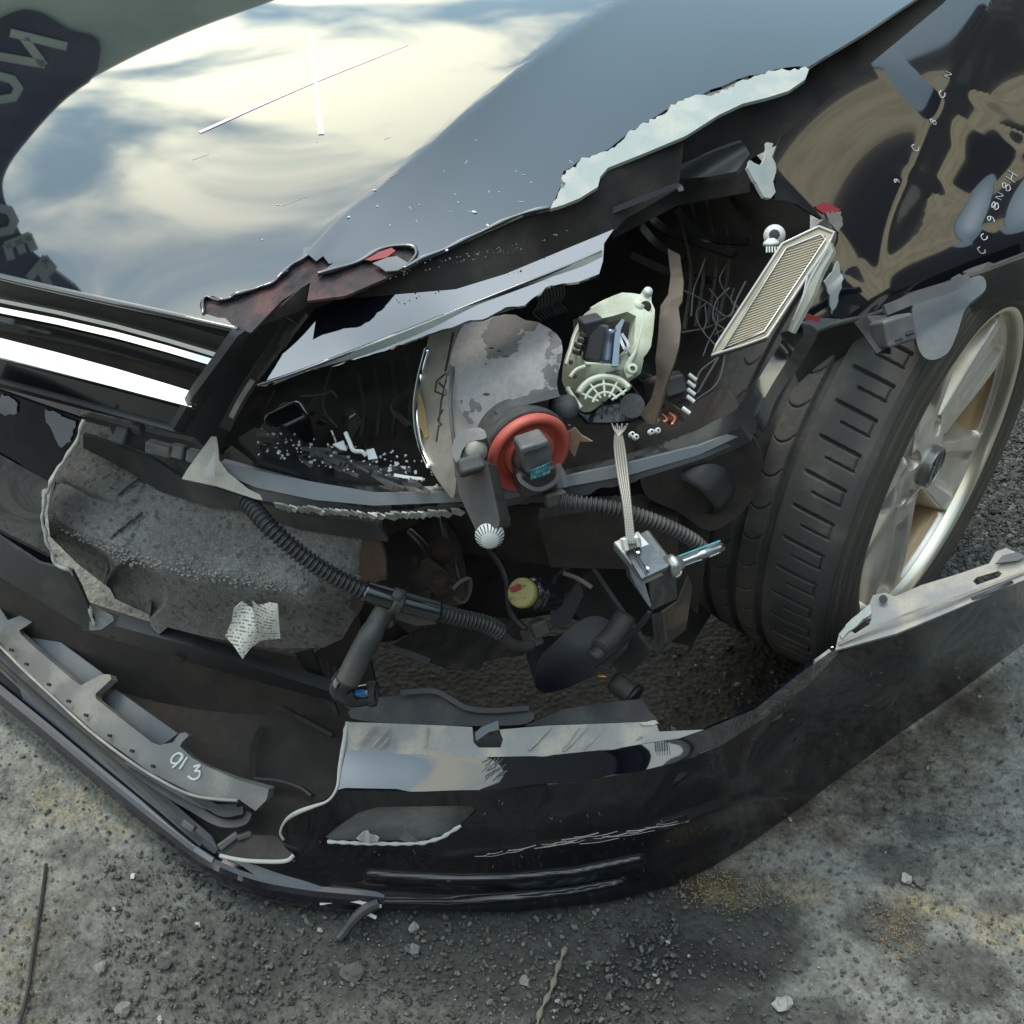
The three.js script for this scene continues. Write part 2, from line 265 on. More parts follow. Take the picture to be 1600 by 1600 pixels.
M.pink = std({ color: rgb(0.85, 0.62, 0.80), roughness: 0.7 });
M.teal = std({ color: rgb(0.03, 0.22, 0.26), roughness: 0.5 });
M.blue = std({ color: rgb(0.02, 0.13, 0.34), roughness: 0.4 });
M.olive = std({ color: rgb(0.26, 0.24, 0.08), roughness: 0.5 });
M.glass = phys({ color: rgb(0.9, 0.97, 0.98), transmission: 1, thickness: 0.003, ior: 1.48, roughness: 0.02 });
M.foam = std({ color: rgb(1, 1, 1), roughness: 0.78 });

// ---------------------------------------------------------------- the ground: oily tarmac with grit, one sheet out to the horizon
const G = (x, y) => P(x, y, 0);
{
  const fine = tex(2048, 1.7, (u, v) => {
    const a = fbm(u * 9, v * 9, 9, 301, 7), b = fbm(u * 150, v * 150, 150, 311, 3), c = cells(u * 210, v * 210, 210, 321), k = sstep(0.16, 0.04, c[0]) * (c[2] > 0.55 ? 1 : 0);
    const base = 0.062 + 0.045 * sstep(0.3, 0.75, a) + 0.10 * (b - 0.45) + 0.05 * (noise(u * 700, v * 700, 700, 317) - 0.5), t = clamp(base + k * (c[2] > 0.95 ? 0.12 : c[2] > 0.75 ? 0.05 : -0.028), 0.012, 0.5);
    return [t * 1.34, t * 1.36, t * 1.19];
  }, true);
  const rough = tex(1024, 0.85, (u, v) => { const c = cells(u * 90, v * 90, 90, 331); return clamp(0.5 * fbm(u * 40, v * 40, 40, 341, 5) + 0.5 * sstep(0.7, 0.1, c[0]) * (0.4 + 0.6 * c[2])); });
  const stainsAndShade = [[300, 1450, .22, .12, .65], [640, 1500, .30, .16, .48], [900, 1480, .30, .10, .42], [1040, 1560, .14, .09, .34], [1100, 1440, .13, .08, .42], [1400, 1350, .055, .04, .45], [1450, 1290, .03, .03, .6], [1380, 1440, .06, .045, .42], [1490, 1520, .075, .045, .42], [1230, 1590, .09, .03, .45], [900, 1010, .60, .42, .21], [1560, 1410, .03, .02, .5], [120, 1330, .05, .03, .6], [1540, 700, .10, .30, .45], [1590, 560, .12, .2, .5]];  // oil and damp stains, plus shade painted in below bumper and under car
  const straw = [[1130, 1395, .055, .028, 1], [1245, 1390, .04, .025, .6], [1430, 1415, .06, .025, .8], [1400, 1460, .035, .03, .6], [1570, 1450, .05, .03, .6], [1480, 1190, .06, .04, .25], [120, 1250, .10, .05, .4], [210, 1290, .06, .03, .4], [30, 1490, .05, .09, .35], [20, 1550, .05, .06, .35]];
  const W = (q) => { const p = G(q[0], q[1]); return [p.x, p.z, ...q.slice(2)]; };
  const U0 = W([900, 1010]), S = stainsAndShade.map(W), Y = straw.map(W);
  const axis = (lo, hi, s) => { const a = [-70, -30, -12, -6, -3.2]; for (let x = lo; x <= hi + 1e-6; x += s) a.push(x); a.push(hi + 0.6, 4, 8, 20, 70); return a.sort((p, q) => p - q); };
  const xs = axis(-0.85, 1.45, 0.0075), zs = axis(-2.6, -0.5, 0.0075), gp = [], gc = [], gu = [], idx = [];
  for (const z of zs) for (const x of xs) {
    const near = x > -0.9 && x < 1.5 && z > -2.65 && z < -0.45 ? 1 : 0;
    const wob = 0.10 * (fbm(x * 9 + 40, z * 9 + 40, 512, 351, 4) - 0.5) + 0.05 * (fbm(x * 40 + 90, z * 40 + 90, 4096, 355, 3) - 0.5);
    let dark = 1, ye = 0;
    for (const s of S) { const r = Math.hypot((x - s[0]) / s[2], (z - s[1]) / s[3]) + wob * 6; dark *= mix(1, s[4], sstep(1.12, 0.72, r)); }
    for (const s of Y) { const r = Math.hypot((x - s[0]) / s[2], (z - s[1]) / s[3]) + wob * 9; ye = Math.max(ye, s[4] * sstep(1.15, 0.5, r) * sstep(0.42, 0.62, noise(x * 130 + 50, z * 130 + 60, 65536, 361))); }
    const big = 0.92 + 0.22 * fbm(x * 2.2 + 30, z * 2.2 + 30, 512, 371, 5);
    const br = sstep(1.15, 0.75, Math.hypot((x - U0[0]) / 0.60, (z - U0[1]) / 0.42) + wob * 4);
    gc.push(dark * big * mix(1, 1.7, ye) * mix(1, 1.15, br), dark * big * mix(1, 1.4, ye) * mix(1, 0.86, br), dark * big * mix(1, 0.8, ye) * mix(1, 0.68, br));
    const h = near * (0.010 * (fbm(x * 5 + 20, z * 5 + 20, 512, 381, 3) - 0.5) + 0.0035 * (fbm(x * 26 + 80, z * 26 + 80, 4096, 391, 3) - 0.5) + 0.002 * Math.pow(noise(x * 75 + 300, z * 75 + 300, 65536, 395), 4));
    gp.push(x, h - 0.002, z); gu.push(x, z);
  }
  const w = xs.length; for (let j = 0; j < zs.length - 1; j++) for (let i = 0; i < w - 1; i++) { const a = j * w + i; idx.push(a, a + w, a + 1, a + 1, a + w, a + w + 1); }
  const g = new THREE.BufferGeometry(); g.setAttribute('position', new THREE.Float32BufferAttribute(gp, 3)); g.setAttribute('color', new THREE.Float32BufferAttribute(gc, 3)); g.setAttribute('uv', new THREE.Float32BufferAttribute(gu, 2)); g.setIndex(idx); g.computeVertexNormals();
  const m = finish(new THREE.Mesh(g, std({ map: fine, vertexColors: true, roughness: 0.82, bumpMap: rough, bumpScale: 0.004 })));
  m.name = 'ground'; m.userData = { label: 'oil stained grey tarmac strewn with grit, shade painted in under the wrecked car', category: 'ground', kind: 'structure' }; scene.add(m);
  // loose grit
  const pebble = (seed) => { const q = new THREE.IcosahedronGeometry(1, 1), r = rng(seed), p = q.attributes.position, seen = new Map(); for (let i = 0; i < p.count; i++) { const k = [p.getX(i), p.getY(i), p.getZ(i)].map((v) => v.toFixed(3)).join(); if (!seen.has(k)) seen.set(k, 0.65 + 0.6 * r()); const s = seen.get(k); p.setXYZ(i, p.getX(i) * s, p.getY(i) * s * 0.62, p.getZ(i) * s * 0.85); } q.computeVertexNormals(); return q; };
  const r = rng(77), spots = [];
  const spread = (n, f) => { for (let i = 0; i < n; i++) f(i); };
  spread(10000, () => { const y = 560 + 1060 * Math.pow(r(), 0.8), x = -20 + 1640 * r(); if (y < 1130 && x < 1330 && r() < 0.97) return; spots.push([G(x, y), 0.0008 + 0.0026 * Math.pow(r(), 4), r() < 0.015 ? 0.24 : r() < 0.25 ? 0.10 : 0.06]); });
  spread(3000, () => { const x = 160 + 900 * r(), y = 1330 + 280 * r(); spots.push([G(x, y), 0.001 + 0.0036 * Math.pow(r(), 4), r() < 0.02 ? 0.22 : r() < 0.3 ? 0.075 : 0.035]); });
  spread(9000, () => { const t = r(), y = 520 + 430 * t, x = 1640 - r() * (60 + 190 * t); spots.push([G(x, y), 0.0022 + 0.0062 * r() * r(), r() < 0.12 ? 0.10 : 0.03]); });
  spread(260, () => { const x = 1030 + 260 * r(), y = 1010 + 130 * r(); spots.push([G(x, y), 0.001 + 0.0035 * Math.pow(r(), 3), r() < 0.12 ? 0.16 : 0.04]); });
  const inst = new THREE.InstancedMesh(pebble(5), std({ color: rgb(1, 1, 1), roughness: 0.62 }), spots.length), mt = new THREE.Matrix4(), e = new THREE.Euler(), qn = new THREE.Quaternion();
  spots.forEach(([p, s, c], i) => { e.set((r() - 0.5) * 0.9, r() * 6.3, (r() - 0.5) * 0.9); qn.setFromEuler(e); p.y = s * 0.25; const k = c * (0.8 + 0.4 * r()); mt.compose(p, qn, V(s * (0.8 + 0.6 * r()), s, s)); inst.setMatrixAt(i, mt); inst.setColorAt(i, rgb(k, k, k * (0.82 + 0.12 * r()))); });
  inst.name = 'gravel'; inst.userData = { label: 'loose fine grit scattered over the tarmac', category: 'gravel', kind: 'stuff' }; finish(inst); scene.add(inst);
  // chopped straw and dry litter lying in patches
  { const sp = [], tm = new THREE.Matrix4(); for (const s of Y) for (let i = 0; i < 340 * s[4]; i++) { const a = r() * 6.283, q = Math.pow(r(), 0.6) * 1.1; sp.push([s[0] + s[2] * q * Math.cos(a), s[1] + s[3] * q * Math.sin(a)]); }
    const im = new THREE.InstancedMesh(new THREE.BoxGeometry(1, 0.12, 0.14), std({ color: rgb(1, 1, 1), roughness: 0.8 }), sp.length);
    sp.forEach(([x, z], i) => { const L = 0.002 + 0.005 * r() * r(); e.set((r() - 0.5) * 0.5, r() * 6.3, (r() - 0.5) * 0.5); qn.setFromEuler(e); im.setMatrixAt(i, tm.compose(V(x, 0.001 + 0.0015 * r(), z), qn, V(L, 0.004, 0.0045))); const k = 0.4 + 0.8 * r(); im.setColorAt(i, rgb(0.24 * k, 0.18 * k, 0.09 * k)); });
    im.name = 'straw_litter'; im.userData = { label: 'chopped dry straw and ochre litter lying in patches on the tarmac', category: 'litter', kind: 'stuff' }; finish(im); scene.add(im); }
  // stones large enough to point at
  const big = [[1222, 1571, .011, .36, 'largest pale stone, alone near the lower right corner'], [1416, 1375, .0085, .33, 'pale chip in the dark patch right of the bumper'], [1434, 1378, .008, .14, 'grey chip touching the pale chip right of the bumper'], [648, 1451, .0075, .26, 'pale stone just below the broken lower edge of the bumper'], [648, 1485, .007, .18, 'grey stone straight below the pale stone under the bumper edge'], [551, 1521, .013, .10, 'largest dark stone below the twisted plastic strip'], [157, 1514, .008, .24, 'pale flat chip near the lower left, right of the long crack'], [257, 1508, .009, .08, 'dark grey stone in the lower left, right of the pale flat chip'], [208, 1370, .004, .6, 'tiny white chip left of the dark stained area'], [310, 1446, .0045, .45, 'small whitish pebble in the dark stain below the lip'], [195, 1580, .010, .2, 'pale stone at the bottom edge in the lower left'], [820, 1534, .007, .2, 'greenish grey stone at the bottom centre'], [418, 1411, .0045, .12, 'small grey stone close below the bumper lip'], [1420, 1212, .006, .10, 'brownish pebble right of the bumper corner'], [1388, 1262, .006, .12, 'pale brown pebble by the tip of the bumper side']];
  big.forEach(([x, y, s, c, label], i) => { const q = pebble(100 + i); q.scale(s, s, s); q.rotateY(i * 1.3); q.rotateX(0.3); const p = G(x, y); q.translate(p.x, s * 0.35, p.z); solo('stone', label, 'stone', q, std({ color: rgb(c, c * 0.99, c * 0.9), roughness: 0.75, bumpMap: grain, bumpScale: 0.0006 }), 'stones on the tarmac'); });
  solo('tarmac_crack_sealant', 'long thin dark strip along a tarmac joint at the lower left', 'strip', sweep(path3([[72, 1350], [66, 1400], [58, 1450], [50, 1500], [44, 1545], [28, 1610]].map(([x, y]) => P(x, y, 0.004)), 10), 0.0022, { seg: 6 }), M.dark);
  solo('twig', 'thin brown dry stem lying on the tarmac below the bumper', 'twig', sweep(path3([[884, 1480], [872, 1512], [862, 1545], [845, 1580], [838, 1610]].map(([x, y]) => P(x, y, 0.006)), 10), (s, t) => 0.0026 + 0.0014 * Math.sin(s * 300), { seg: 6 }), std({ color: rgb(0.13, 0.12, 0.09), roughness: 0.9 }));
}

// ---------------------------------------------------------------- the wrecked car
const car = thing('wrecked_car', 'dark navy car with its front corner smashed open and the headlight torn out', 'car', V(0.1, 0, -0.75));

// bonnet: one curved sheet with the crease line that runs back from the badge corner
const crease = curve([[372, 540], [430, 470], [480, 402], [530, 348], [600, 290], [700, 205], [800, 118], [900, 46], [990, -8], [1090, -60]], 8, false);
const creaseSide = (x, y) => { // signed distance in the picture plane, positive on the fender side
  let best = 1e9, s = 0; for (let i = 0; i < crease.length - 1; i++) { const [ax, ay] = crease[i], [bx, by] = crease[i + 1], dx = bx - ax, dy = by - ay, t = clamp(((x - ax) * dx + (y - ay) * dy) / (dx * dx + dy * dy)), ex = x - ax - dx * t, ey = y - ay - dy * t, d = ex * ex + ey * ey; if (d < best) { best = d; s = -(ex * dy - ey * dx); } } return Math.sign(s) * Math.sqrt(best); };
const hoodBase = cubic([[-60, 415, .775], [130, 462, .772], [375, 514, .765], [-60, 180, .815], [300, 230, .818], [560, 250, .815], [-60, -60, .836], [400, -60, .846], [900, -60, .850], [1450, -60, .850], [800, 200, .822], [1100, 120, .832], [700, 388, .790], [950, 250, .812], [1262, 90, .838]]);
const hoodD = (x, y) => { const s = creaseSide(x, y), k = s > 60 ? s : Math.log1p(Math.exp(s / 2.5)) * 2.5; return hoodBase(x, y) + 0.00042 * 75 * (1 - Math.exp(-k / 75)) * sstep(540, 400, y); };
const hoodH = (x, y, dh = 0) => [x, y, heightAt(x, y, hoodD(x, y)) + dh];
{
  const edge = [...tear([[375, 514], [352, 497], [318, 490]], 2, 12, 3), ...tear([[318, 490], [316, 472], [322, 463], [348, 468], [382, 456], [428, 440], [458, 412], [482, 398]], 3, 12, 4), [494, 408], [505, 400], [514, 412], [521, 411], [497, 428], [560, 409], [597, 389], [620, 384], [646, 386], [650, 398], [630, 420], [660, 404], [699, 388], [749, 364], [817, 334], [862, 324], ...tear([[876, 290], [880, 268], [908, 248], [938, 240], [985, 205], [1040, 172], [1110, 140], [1170, 118], [1225, 106], [1262, 105]], 3, 22, 9), [1270, 100], [1350, 52], [1431, -2], [1530, -66]];
  const outline = [[-70, -66], [-70, 412], [0, 431], [130, 461], [250, 487], ...edge];
  const hood = part(car, 'bonnet', panel(outline, { D: hoodD, step: 13, t: 0.004 }), M.paint, 'dark glossy bonnet torn along its front corner');
  const on = (pts, lift = 0.0015) => pts.map(([x, y]) => { const p = PD(x, y, hoodD(x, y)); return p.addScaledVector(TO_EYE(p), lift); });
  // paint-pen cross
  part(hood, 'marker_line', sweep(path3(on([[489, 50], [490, 80], [494, 130], [498, 180], [502, 210]], 0.0006), 8), (s, t) => 0.0024 + 0.0032 * sstep(0.35, 1, s / t), { profile: RECT(1, 0.1), face: V(0, 1, 0.1) }), M.pink);
  part(hood, 'marker_line', sweep(path3(on([[312, 207], [350, 190], [420, 159], [500, 125], [570, 97], [637, 70]], 0.0006), 8), (s, t) => 0.0046 - 0.0022 * sstep(0, 0.6, s / t), { profile: RECT(1, 0.1), face: V(0, 1, 0.1) }), M.pink);
  part(hood, 'rolled_front_lip', sweep(path3(on([[-66, 414], [0, 432], [130, 462], [250, 488], [318, 503], [372, 515]], 0), 8), 0.0032, { seg: 10 }), M.paint);
  part(hood, 'curled_tear', sweep(path3(tear(on([[318, 490], [316, 472], [322, 463], [348, 468], [382, 456], [428, 440], [458, 412], [482, 398]], 0.001).map((p) => [p.x, p.y, p.z]), 0.0008, 0.006, 6).map((p) => V(...p)), 3), (s) => 0.0016 + 0.0009 * Math.sin(s * 190) * Math.sin(s * 71), { seg: 7 }), M.paint);
  part(hood, 'curled_tear', sweep(path3(on([[497, 428], [560, 409], [597, 389], [620, 384], [646, 386], [650, 398], [632, 418], [660, 404], [699, 388], [749, 364], [817, 334], [862, 324]], 0.0005), 6), (s) => 0.0020 + 0.0007 * Math.sin(s * 130), { seg: 8 }), M.paint);
  const r = rng(12); const chips = []; for (const [x, y, s] of [[741, 331, .003], [762, 352, .0025], [585, 297, .002], [545, 339, .002], [590, 322, .0015], [698, 390, .003], [716, 316, .0012], [495, 222, .0008], [434, 320, .0012], [410, 374, .0012], [780, 300, .001], [655, 320, .001], [830, 285, .001]]) { const q = new THREE.IcosahedronGeometry(s, 0); q.scale(0.6, 0.35, 1.2); const p = on([[x, y]], 0.0005)[0]; q.rotateY(r() * 3); q.translate(p.x, p.y, p.z); chips.push(q); }
  const sc = []; for (let i = 0; i < 34; i++) { const x = 560 + 330 * r(), y = 420 - 0.42 * (x - 560) - 130 * r(), a = r() * 3, L = 4 + 14 * r() * r(); if (creaseSide(x, y) < 6 || i > 14) continue; sc.push(sweep(on([[x, y], [x + L * Math.cos(a), y + L * Math.sin(a) * 0.6]], 0.0004), 0.00028, { seg: 4 })); }
  for (const q of [[[300, 250], [326, 241]], [[440, 322], [480, 306]], [[600, 218], [610, 214]], [[610, 277], [622, 270]]]) sc.push(sweep(path3(on(q, 0.0003), 4), 0.00022, { seg: 4 }));
  part(hood, 'paint_scratches', join(...chips, ...sc), M.mark).userData.kind = 'stuff';
  // the bare inner sheet that shows through the torn front
  const under = (o, mat, ctrl) => part(hood, 'torn_inner_sheet', panel(o, { D: (x, y) => hoodD(x, y) + 0.007 + 0.004 * (fbm(x * 0.09, y * 0.09, 64, 77, 3) - 0.5), step: 8, t: 0.003 }), mat, 'dark reddish bare metal under the torn bonnet skin');
  under([[306, 496], [306, 455], [350, 452], [430, 428], [480, 385], [530, 400], [510, 425], [440, 470], [392, 520]], M.redPrimer, [[306, 496, .758], [480, 385, .782], [510, 425, .768], [392, 520, .752]]);
  under([[485, 440], [560, 400], [610, 380], [656, 380], [662, 404], [600, 436], [540, 462], [480, 470]], M.redPrimer, [[485, 440, .760], [656, 380, .782], [600, 436, .765]]);
  part(hood, 'red_paint_smear', panel([[566, 405], [590, 394], [612, 387], [618, 392], [604, 402], [580, 407]], { D: (x, y) => hoodD(x, y) - 0.002, t: 0.0015, step: 6 }), M.red);
  // grey filler left on the folded edge
  part(hood, 'filler_patch', panel([[582, 411], [606, 402], [620, 400], [640, 412], [622, 422], [603, 424], [595, 418]], { D: (x, y) => hoodD(x, y) - 0.002, t: 0.0015, step: 6 }), M.greyBlue);
  // underside flange of the bonnet, folded down above the headlight
  part(hood, 'folded_flange', panel([[372, 521], [400, 505], [440, 478], [468, 452], [500, 432], [560, 413], [597, 400], [660, 406], [700, 390], [750, 366], [817, 336], [862, 324], [905, 308], [936, 290], [945, 266], [990, 246], [1070, 213], [1060, 294], [1020, 318], [979, 341], [962, 360], [884, 390], [800, 424], [712, 453], [600, 462], [530, 463], [480, 480], [440, 497], [410, 508], [385, 520]], { only: true, ctrl: [hoodH(372, 518, -.008), hoodH(440, 478, -.006), hoodH(530, 423, -.006), hoodH(700, 390, -.006), hoodH(862, 326, -.006), hoodH(936, 290, -.006), hoodH(1070, 213, -.006), hoodH(1060, 294, -.035), hoodH(884, 390, -.035), hoodH(712, 453, -.03), hoodH(530, 463, -.026), hoodH(410, 508, -.014), hoodH(800, 380, -.018)], t: 0.003, step: 12, add: (x, y) => 0.006 * (fbm(x * 0.02, y * 0.02, 64, 17, 3) - 0.5) }), M.brownBlack);
  const beads = []; for (let i = 0; i < 60; i++) { const t = r(), x = 590 + 300 * t + 8 * r(), y = 438 - 0.22 * (x - 590) + (r() - 0.5) * 16; const q = new THREE.IcosahedronGeometry(0.0005 + 0.0010 * r() * r(), 1), p = P(x, y, 0.775 + 0.00008 * (x - 700)); q.translate(p.x, p.y + 0.004, p.z); beads.push(q); }
  part(hood, 'sealant_beads', join(...beads), M.grey).userData.kind = 'stuff';
  // torn pale layer along the open seam
  part(hood, 'torn_white_edge', panel([...tear([[860, 326], [872, 302], [884, 286], [877, 279], [885, 266], [900, 262], [909, 246], [925, 243], [950, 236], [978, 212], [1000, 195], [1024, 186], [1060, 158], [1094, 148], [1112, 150], [1140, 136], [1184, 118], [1222, 107], [1248, 110], [1258, 104]], 3, 6, 21), [1264, 108], [1258, 124], [1232, 142], [1200, 152], [1160, 162], [1122, 180], [1072, 212], [1010, 238], [950, 262], [938, 276], [934, 292], [905, 310], [880, 320]], { D: (x, y) => hoodD(x, y) - 0.006, t: 0.004, step: 9, add: (x, y) => 0.004 * (fbm(x * 0.03, y * 0.03, 64, 27, 3) - 0.5) }), M.primer, 'pale torn layer along the seam beside the fender');
}
// dark channel under the open seam and between bonnet and fender
part(car, 'inner_channel', panel([[930, 300], [1060, 215], [1130, 172], [1262, 110], [1440, -10], [1500, -20], [1380, 96], [1296, 160], [1215, 225], [1170, 250], [1172, 300], [1060, 320], [960, 372]], { only: true, ctrl: [[930, 300, .74], [1262, 110, .79], [1500, -20, .82], [1215, 225, .74], [1060, 320, .70]], step: 14, t: 0.004, add: (x, y) => 0.012 * (fbm(x * 0.02, y * 0.02, 64, 37, 4) - 0.5) }), M.brownBlack);
part(car, 'seam_flange', bar([[955, 330, .758], [1010, 308, .768], [1060, 292, .772], [1064, 300, .768]].map((p) => P(...p)), 0.006, 0.003), M.blackClean);
part(car, 'bent_brace', panel([[1040, 262], [1075, 252], [1120, 235], [1160, 222], [1172, 240], [1150, 268], [1110, 276], [1060, 280]], { only: true, ctrl: [[1040, 262, .752], [1160, 222, .775], [1110, 276, .748]], t: 0.006, step: 8, add: (x, y) => 0.01 * Math.sin(x * 0.05 + y * 0.08) }), M.greyDark);

// grille: bars between the bonnet edge and the bumper
{
  const grille = part(car, 'grille', panel([[-70, 418], [0, 436], [130, 466], [250, 492], [372, 520], [392, 520], [276, 674], [130, 640], [0, 606], [-70, 590]], { only: true, ctrl: [[-70, 418, .735], [372, 520, .725], [276, 674, .595], [-70, 590, .60]], t: 0.01, step: 18 }), M.dark, 'black grille insert');
  const hs = (x, y, up) => { const t = (y - (430 + 0.235 * x)) / 165; return 0.752 + up - 0.135 * t; };
  const strip = (name, a, b, w, up, mat, tilt = 0.0006) => part(grille, name, panel([[-70, a(-70)], ...[0, 90, 180, 260].filter((x) => x < w).map((x) => [x, a(x)]), [w, a(w)], [w - 8, b(w - 8)], ...[260, 180, 90, 0].filter((x) => x < w - 10).map((x) => [x, b(x)]), [-70, b(-70)]], { only: true, ctrl: [-70, 130, w].flatMap((x) => [[x, a(x), hs(x, a(x), up)], [x, b(x), hs(x, a(x), up) - 0.002 - tilt * (b(x) - a(x))]]), t: 0.008, step: 9 }), mat);
  const ln = (y0, y1, x1 = 340) => (x) => y0 + (y1 - y0) * x / x1 - 6 * Math.sin(Math.PI * clamp(x / x1));
  strip('trim_strip', ln(467, 552), ln(473, 559), 348, 0.012, M.chrome, 0.0003);
  strip('trim_strip', ln(480, 563), ln(489, 574), 340, 0.010, M.chrome, 0.0003);
  strip('grille_bar', ln(494, 577), ln(516, 598), 330, -0.006, M.blackGloss);
  strip('grille_bar', ln(440, 524), ln(462, 545), 352, -0.004, M.black);
  strip('chrome_bar', (x) => 528 + 86 * x / 307 - 3 * Math.sin(Math.PI * clamp(x / 307)), (x) => 558 + 80 * x / 307, 307, 0.016, M.chrome, 0.00032);
  strip('grille_bar', (x) => 562 + 80 * x / 300, (x) => 590 + 80 * x / 300, 292, 0.004, M.blackGloss);
  strip('trim_strip', (x) => 594 + 79 * x / 285, (x) => 599 + 79 * x / 285, 280, 0.004, M.greyBlue);
  // slanting end of the grille frame
  part(grille, 'grille_end_frame', panel([[388, 514], [398, 508], [376, 546], [345, 594], [312, 640], [288, 676], [270, 672], [300, 622], [345, 562], [372, 524]], { only: true, ctrl: [[388, 514, .760], [398, 508, .752], [276, 672, .615], [288, 676, .605]], t: 0.008, step: 10 }), M.blackClean);
  part(grille, 'bare_edge', sweep(path3([[396, 511, .757], [380, 522, .752], [362, 548, .735], [345, 575, .715], [318, 616, .675]].map((p) => P(...p)), 6), 0.0022, { seg: 8 }), M.tornEdge);
  part(car, 'shade_gap_panel', panel([[-70, 560], [200, 600], [398, 500], [500, 470], [420, 620], [350, 700], [200, 720], [-70, 660]], { only: true, ctrl: [[-70, 560, .52], [500, 470, .54], [350, 700, .46], [-70, 660, .46]], t: 0.03, step: 14 }), M.black);  // dark panel added to stand in for shade in the gap behind the grille
  const clips = part(grille, 'clip_rail', panel([[120, 655], [136, 650], [200, 668], [270, 684], [300, 690], [318, 708], [296, 722], [268, 716], [225, 706], [180, 690], [172, 668]], { only: true, ctrl: [[120, 655, .585], [300, 690, .565], [225, 706, .55]], t: 0.01, step: 8 }), M.greyDark);
  for (const [x, y, w, h] of [[172, 662, 20, 28], [225, 690, 40, 18], [262, 690, 22, 24], [288, 702, 22, 20], [205, 668, 18, 10]]) part(clips, 'clip', block(P(x, y + h, .572), P(x + w, y + h + w * 0.26, .570), P(x + 2, y, .585), 0.012), M.grey);
}
// torn top piece of the bumper skin still on the car at the left
{
  const skin = part(car, 'torn_bumper_skin', panel([[-70, 592], [0, 611], [60, 632], [131, 656], [126, 668], [108, 712], [92, 732], [78, 752], [0, 706], [-70, 664]].concat([]), { only: true, ctrl: [[-70, 592, .645], [131, 656, .622], [78, 752, .543], [-70, 664, .585], [0, 706, .566]], t: 0.004, step: 9 }), M.paintWorn, 'torn glossy black strip of bumper skin below the grille');
  part(skin, 'lower_face', panel([[-70, 668], [0, 710], [78, 754], [68, 772], [65, 800], [68, 840], [84, 882], [60, 876], [0, 836], [-70, 776]], { only: true, ctrl: [[-70, 668, .583], [78, 754, .541], [65, 800, .508], [84, 882, .442], [0, 836, .455], [-70, 776, .49]], t: 0.004, step: 9 }), M.paint);
  part(skin, 'bottom_lip', panel([[-70, 780], [0, 840], [60, 880], [86, 886], [112, 892], [124, 916], [138, 948], [147, 974], [136, 984], [70, 944], [0, 902], [-70, 856]], { only: true, ctrl: [[-70, 780, .475], [86, 886, .45], [147, 974, .37], [0, 902, .40], [-70, 856, .41]], t: 0.004, step: 9 }), M.greyDark);
  part(skin, 'foot_tab', panel([[138, 942], [176, 962], [178, 970], [158, 984], [140, 985]], { only: true, ctrl: [[138, 942, .385], [178, 970, .375], [140, 985, .365]], t: 0.004 }), M.grey);
  part(skin, 'broken_rim', sweep(path3(tear([[131, 656, .623], [120, 690, .60], [92, 730, .573], [80, 752, .563], [70, 775, .54], [66, 808, .515], [72, 845, .487], [86, 880, .46], [106, 890, .453], [122, 908, .43], [138, 945, .395], [148, 976, .37]], 1.5, 12, 5).map((p) => P(p[0], p[1], p[2] + 0.002)), 3), (s) => 0.0019 + 0.0007 * Math.sin(s * 260) * Math.sin(s * 97), { seg: 7 }), M.tornEdge);
  for (const o of [[[18, 624], [2, 616], [-8, 640], [8, 650], [26, 646], [27, 632]], [[70, 640], [88, 646], [118, 660], [110, 690], [96, 700], [84, 680], [72, 660]]]) part(skin, 'scuffed_flake', panel(tear([...o, o[0]], 2, 6, 31).slice(0, -1), { only: true, ctrl: [[-70, 592, .647], [131, 656, .624], [78, 752, .545], [-70, 664, .587], [0, 706, .568]], t: 0.0012, step: 8 }), M.greyBlue);
}
